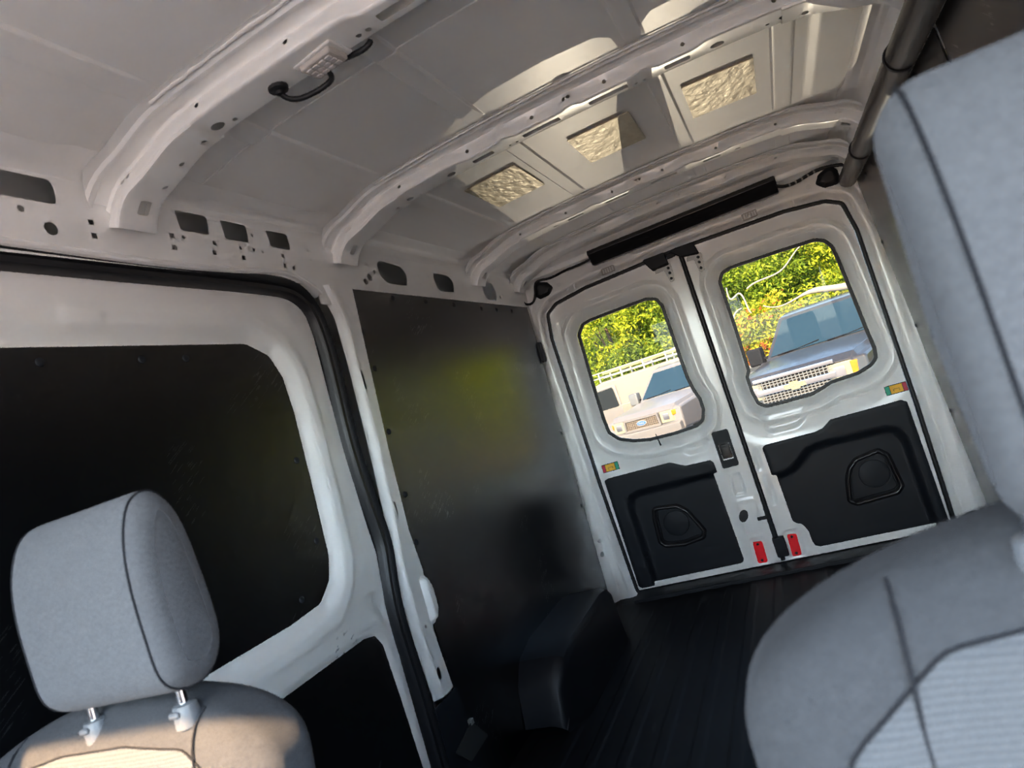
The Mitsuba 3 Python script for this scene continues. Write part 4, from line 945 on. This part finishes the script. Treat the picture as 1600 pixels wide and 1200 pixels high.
    for k, (x, y) in enumerate(((-0.86, 0.95), (0.86, 0.95), (-0.86, 4.5), (0.86, 4.5))):
        m = trimesh.creation.cylinder(0.38, 0.26, sections=28)
        m.apply_transform(trimesh.geometry.align_vectors([0, 0, 1], [1, 0, 0])); m.apply_translation([x, y, 0.38])
        put(num('wheel', k), m, TYRE)

pickup('pickup_truck', (-2.96, 15.05), math.radians(24), WHITECAR, 'white')
tag('pickup_truck', 'white pickup truck with honeycomb grille and blue oval badge, outside the left rear window', 'car')
pickup('pickup_truck_001', (0.30, 12.1), math.radians(22), DARKCAR, 'dark', 1.12)
tag('pickup_truck_001', 'dark pickup truck with chrome barred grille and gold badge, outside the right rear window', 'car')

# white work van side-on behind the white pickup, its nose to the left
vy, vx0, vx1 = 21.3, -6.85, -1.15
vb = hull([(x, y, z + GZ) for y in (vy, vy + 1.95) for x, z in ((vx0, 0.5), (vx0, 0.95), (vx0 + 0.75, 1.12), (vx1, 1.15), (vx1, 0.45))], 0.06)
vt = hull([(x, y, z + GZ) for (y, k) in ((vy + 0.02, 0), (vy + 1.93, 0)) for x, z in ((vx0 + 0.72, 1.1), (vx1, 1.1))] + [(x, y, z + GZ) for y in (vy + 0.14, vy + 1.8) for x, z in ((vx0 + 1.35, 1.88), (vx0 + 1.7, 1.96), (vx1 - 0.05, 1.98))], 0.06)
add('work_van', cat(vb, vt), CREAM, 35)
tag('work_van', 'white work van standing side-on behind the white pickup, roof rack on top', 'van')
def vside(poly, off, t=0.01):
    def fn(u, v, w):
        lean = np.interp(v, [1.1, 1.9], [0.0, 0.115])
        return np.stack([u, vy - 0.06 + lean - off - w, v + GZ], 1)
    return sheet(poly, t, 0.2, fn)
add('work_van__door_window', vside(soft([(vx0 + 1.02, 1.14), (vx0 + 1.32, 1.66), (vx0 + 1.42, 1.74), (vx0 + 1.95, 1.76), (vx0 + 2.02, 1.14)], 0.04), 0.004), prin('mat_van_glass', (0.012, 0.014, 0.014), 0.06, 0.2), 30)
add('work_van__door', vside(soft([(vx0 + 0.95, 0.55), (vx0 + 0.95, 1.12), (vx0 + 1.30, 1.74), (vx0 + 1.40, 1.82), (vx0 + 2.06, 1.84), (vx0 + 2.12, 0.55)], 0.05).difference(soft([(vx0 + 1.0, 1.12), (vx0 + 1.30, 1.67), (vx0 + 1.40, 1.76), (vx0 + 1.97, 1.78), (vx0 + 2.05, 1.12)], 0.04)), 0.002, 0.008), WHITECAR, 30)
add('work_van__mirror', cat(hull([(x, y, z + GZ) for x in (vx0 + 0.98, vx0 + 1.22) for y in (vy - 0.34, vy - 0.24) for z in (1.14, 1.42)], 0.03), rbox(vx0 + 1.0, vy - 0.26, GZ + 1.2, vx0 + 1.06, vy - 0.02, GZ + 1.25, 0.01)), LETTER, 40)
for k, x in enumerate((vx0 + 1.0, vx1 - 1.2)):
    for j, y in enumerate((vy + 0.10, vy + 1.75)):
        m = trimesh.creation.cylinder(0.36, 0.24, sections=24)
        m.apply_transform(trimesh.geometry.align_vectors([0, 0, 1], [0, 1, 0])); m.apply_translation([x, y, GZ + 0.36])
        add(num('work_van__wheel', 2 * k + j), m, TYRE, 35)
add('roof_rack', cat(*[hull([(x, y, z + GZ) for x in (vx0 + 1.35, vx1 - 0.1) for y in (yy, yy + 0.035) for z in (zz, zz + 0.035)]) for yy in (vy + 0.15, vy + 1.75) for zz in (2.14, 2.30)]), prin('mat_rack', (0.42, 0.42, 0.40), 0.4), 30)
tag('roof_rack', 'white steel ladder rack along the roof of the work van', 'roof rack')
for k, x in enumerate(np.linspace(vx0 + 1.6, vx1 - 0.4, 6)):
    add(num('roof_rack__post', k), cat(rbox(x, vy + 0.13, GZ + 2.0, x + 0.05, vy + 0.18, GZ + 2.34, 0.006), rbox(x, vy + 1.73, GZ + 2.0, x + 0.05, vy + 1.78, GZ + 2.34, 0.006), rbox(x, vy + 0.13, GZ + 2.16, x + 0.05, vy + 1.78, GZ + 2.21, 0.006)), 'mat_rack', 30)
lx0, lx1 = vx0 + 1.7, vx1 - 0.7
add('ladder', cat(*[hull([(x, y, z + GZ) for x in (lx0, lx1) for y in (yy, yy + 0.03) for z in (2.24, 2.32)]) for yy in (vy + 0.35, vy + 0.78)]), prin('mat_ladder', (0.42, 0.32, 0.18), 0.5), 30)
tag('ladder', 'tan ladder lying on the roof rack of the work van', 'ladder')
for k, x in enumerate(np.arange(lx0 + 0.15, lx1, 0.32)):
    add(num('ladder__rung', k), rbox(x, vy + 0.36, GZ + 2.265, x + 0.03, vy + 0.80, GZ + 2.295, 0.006), 'mat_ladder', 30)

# ------------------------------------------------------------------ shrubs and trees behind the cars
scene['mat_leaf'] = {'type': 'twosided', 'nested': {'type': 'principled', 'base_color': {'type': 'mesh_attribute', 'name': 'vertex_color'}, 'roughness': 0.7, 'specular': 0.08}}
prin('mat_bark', (0.16, 0.125, 0.09), 0.9, 0.2)
prin('mat_dead_wood', (0.40, 0.38, 0.34), 0.8, 0.2)
def leaves(centre, rad, n, pal, size, seed):
    g = np.random.default_rng(seed)
    # clumps on a lumpy crown
    d = g.normal(size=(n // 44, 3)); d /= np.linalg.norm(d, axis=1, keepdims=True)
    d[:, 1] = np.where(g.random(len(d)) < 0.75, -np.abs(d[:, 1]), d[:, 1])
    rr = 0.62 + 0.42 * g.random(len(d))
    cl = d * rr[:, None] * np.array(rad) + centre
    k = g.integers(0, len(cl), n)
    p = cl[k] + g.normal(size=(n, 3)) * size * np.array([2.3, 2.0, 1.8])
    p[:, 2] = np.maximum(p[:, 2], GZ + 0.05)
    nrm = g.normal(size=(n, 3)) * 1.1 + np.array([0, -0.35, 0.6]); nrm /= np.linalg.norm(nrm, axis=1, keepdims=True)
    a = np.cross(nrm, g.normal(size=(n, 3))); a /= np.linalg.norm(a, axis=1, keepdims=True)
    b = np.cross(nrm, a)
    s = size * (0.6 + 0.8 * g.random(n))[:, None]
    q = np.stack([p - a * s, p + b * s * 0.42 + nrm * s * 0.12, p + a * s, p - b * s * 0.42 + nrm * s * 0.12], 1)
    pal = np.array(pal)
    w = g.random(len(cl))[k] * 0.7 + g.random(n) * 0.3
    c = pal[np.minimum((w * len(pal)).astype(int), len(pal) - 1)] * (1.1 + 0.5 * g.random(n))[:, None]
    f = np.arange(n)[:, None] * 4
    f = np.vstack([f + [0, 1, 2], f + [0, 2, 3]])
    return trimesh.Trimesh(q.reshape(-1, 3), f, process=False), np.repeat(c, 4, 0), cl
PALS = {'yellow': [(0.08, 0.13, 0.012), (0.16, 0.22, 0.016), (0.27, 0.32, 0.02), (0.36, 0.37, 0.035)], 'green': [(0.05, 0.09, 0.01), (0.09, 0.15, 0.014), (0.16, 0.23, 0.02), (0.25, 0.32, 0.035)],
        'red': [(0.13, 0.18, 0.014), (0.24, 0.27, 0.02), (0.36, 0.34, 0.03), (0.38, 0.10, 0.03)], 'dark': [(0.04, 0.07, 0.01), (0.06, 0.10, 0.014), (0.10, 0.15, 0.018), (0.18, 0.24, 0.03)]}
PL = [('shrub', (-6.6, 24.2, 0.6), (1.9, 1.3, 1.6), 'green', 'rounded green shrub at the left edge of the left window', 5000), ('shrub', (-4.3, 24.0, 1.0), (1.7, 1.2, 1.5), 'dark', 'dark green shrub with black gaps behind the ladder rack', 6000),
      ('shrub', (-2.2, 24.6, 1.0), (1.6, 1.3, 1.6), 'yellow', 'yellow-green shrub at the right side of the left window', 6000), ('tree', (-5.6, 26.0, 3.4), (2.3, 1.5, 1.9), 'yellow', 'yellow-green tree crown at the upper left of the left window', 8000),
      ('tree', (-2.6, 26.4, 3.8), (2.2, 1.5, 2.0), 'green', 'green tree crown at the upper right of the left window', 8000), ('shrub', (0.2, 24.0, 0.9), (1.7, 1.2, 1.5), 'red', 'yellow shrub with red leaves at the lower left of the right window', 7000),
      ('shrub', (2.7, 23.8, 1.1), (1.8, 1.2, 1.5), 'yellow', 'bright yellow-green shrub behind the dark pickup', 7000), ('tree', (0.3, 26.2, 3.6), (2.0, 1.4, 1.9), 'green', 'green tree crown at the upper left of the right window', 8000),
      ('tree', (3.3, 26.4, 3.9), (2.3, 1.5, 2.1), 'yellow', 'yellow-green tree crown at the upper right of the right window', 8000), ('shrub', (5.6, 24.2, 1.3), (1.9, 1.3, 1.7), 'green', 'green shrub right of the dark pickup, behind the head restraint', 4000),
      ('tree', (7.5, 26.0, 3.4), (2.6, 1.6, 2.4), 'yellow', 'yellow-green tree crown beyond the right window, reflected in the black panel', 5000), ('tree', (-9.0, 26.5, 3.2), (2.6, 1.6, 2.4), 'green', 'green tree crown beyond the left window edge', 3000),
      ('shrub', (8.6, 24.0, 1.2), (2.2, 1.3, 1.9), 'yellow', 'unseen yellow shrub past the right window, left of its neighbour, for the panel reflection', 4000), ('shrub', (12.2, 24.0, 1.2), (2.4, 1.3, 1.9), 'yellow', 'unseen yellow shrub farthest right, placed for the black panel reflection', 4000), ('tree', (11.5, 26.5, 3.2), (2.6, 1.6, 2.6), 'yellow', 'unseen yellow-green tree crown farthest right, placed for the black panel reflection', 3500), ('tree', (-0.9, 29.5, 3.0), (4.5, 1.2, 3.4), 'dark', 'dark tree in the background between the two windows', 7000),  # plants right of the window are unseen, placed to colour the panel reflection
      ('tree', (5.0, 29.5, 3.0), (4.5, 1.2, 3.6), 'dark', 'dark tree in the background of the right window', 6000), ('tree', (-6.0, 29.5, 3.0), (4.0, 1.2, 3.4), 'dark', 'dark tree in the background of the left window', 5000)]
cnt = {}
for i, (kind, c, rad, pal, lab, n) in enumerate(PL):
    c = tuple(EYE + (np.array(c) - EYE) * 1.08)
    key = num(kind, cnt.get(kind, 0)); cnt[kind] = cnt.get(kind, 0) + 1
    m, col, cl = leaves(np.array(c), rad, n, PALS[pal], 0.085 if kind == 'shrub' else 0.095, 100 + i)
    add(key + '__foliage', m, 'mat_leaf', False, color=col)
    tag(key + '__foliage', kind='stuff')
    g = np.random.default_rng(500 + i)
    base = np.array([c[0], c[1] + 0.3, GZ])
    tr = [tube(spline([base, base * 0.5 + np.array(c) * 0.5 + [0.1, 0.1, 0], np.array(c) + [0, 0.2, 0]], 5), np.linspace(0.10, 0.05, 11) * (1.4 if kind == 'tree' else 0.6), 7)]
    for q in cl[g.integers(0, len(cl), 7)]:
        s0 = base * 0.4 + np.array(c) * 0.6
        tr.append(tube(spline([s0, (s0 + q) / 2 + g.normal(size=3) * 0.15, q], 4), np.linspace(0.04, 0.012, 9), 5))
    add(key + '__branches', cat(*tr), 'mat_bark', 40)
    tag(key, lab, kind)
# pale dead limbs lying in the shrubs
limbs = [([(0.1, 24.1, 2.16), (1.14, 24.1, 2.04), (1.55, 24.1, 2.10), (1.80, 24.1, 2.08), (2.2, 24.1, 1.99), (2.75, 24.1, 1.89), (3.4, 24.1, 1.86)], [0.02, 0.025, 0.035, 0.10, 0.11, 0.12, 0.13], 'pale dead limb lying across the shrub in the right window, thick at the right'),
         ([(-0.80, 24.0, 3.12), (-0.59, 24.0, 2.77), (-0.52, 24.0, 2.80), (-0.37, 24.0, 2.40), (-0.30, 24.0, 2.05)], [0.025, 0.03, 0.03, 0.03, 0.02], 'pale zigzag twig at the left edge of the right window'),
         ([(-1.05, 24.0, 1.6), (-0.93, 24.0, 2.02), (-0.72, 24.0, 2.26), (-0.55, 24.0, 2.30)], [0.09, 0.06, 0.03, 0.015], 'pale bare stub at the left edge of the right window, thick at its foot'),
         ([(-0.20, 24.0, 2.85), (0.40, 24.0, 2.98), (0.95, 24.0, 3.05), (1.42, 24.0, 3.38), (1.72, 24.0, 3.58)], [0.03, 0.03, 0.028, 0.025, 0.02], 'thin bare branch rising through the upper right window'),
         ([(-4.2, 24.0, 1.62), (-3.5, 24.0, 1.68), (-2.6, 24.0, 1.85)], [0.05, 0.04, 0.03], 'short bare branch over the ladder rack')]
for k, (pts, r, lab) in enumerate(limbs):
    key = num('dead_branch', k)
    sp_ = spline(pts, 6)
    add(key, tube(sp_, np.interp(np.linspace(0, 1, len(sp_)), np.linspace(0, 1, len(r)), r), 7), 'mat_dead_wood', 60)
    tag(key, lab, 'branch')
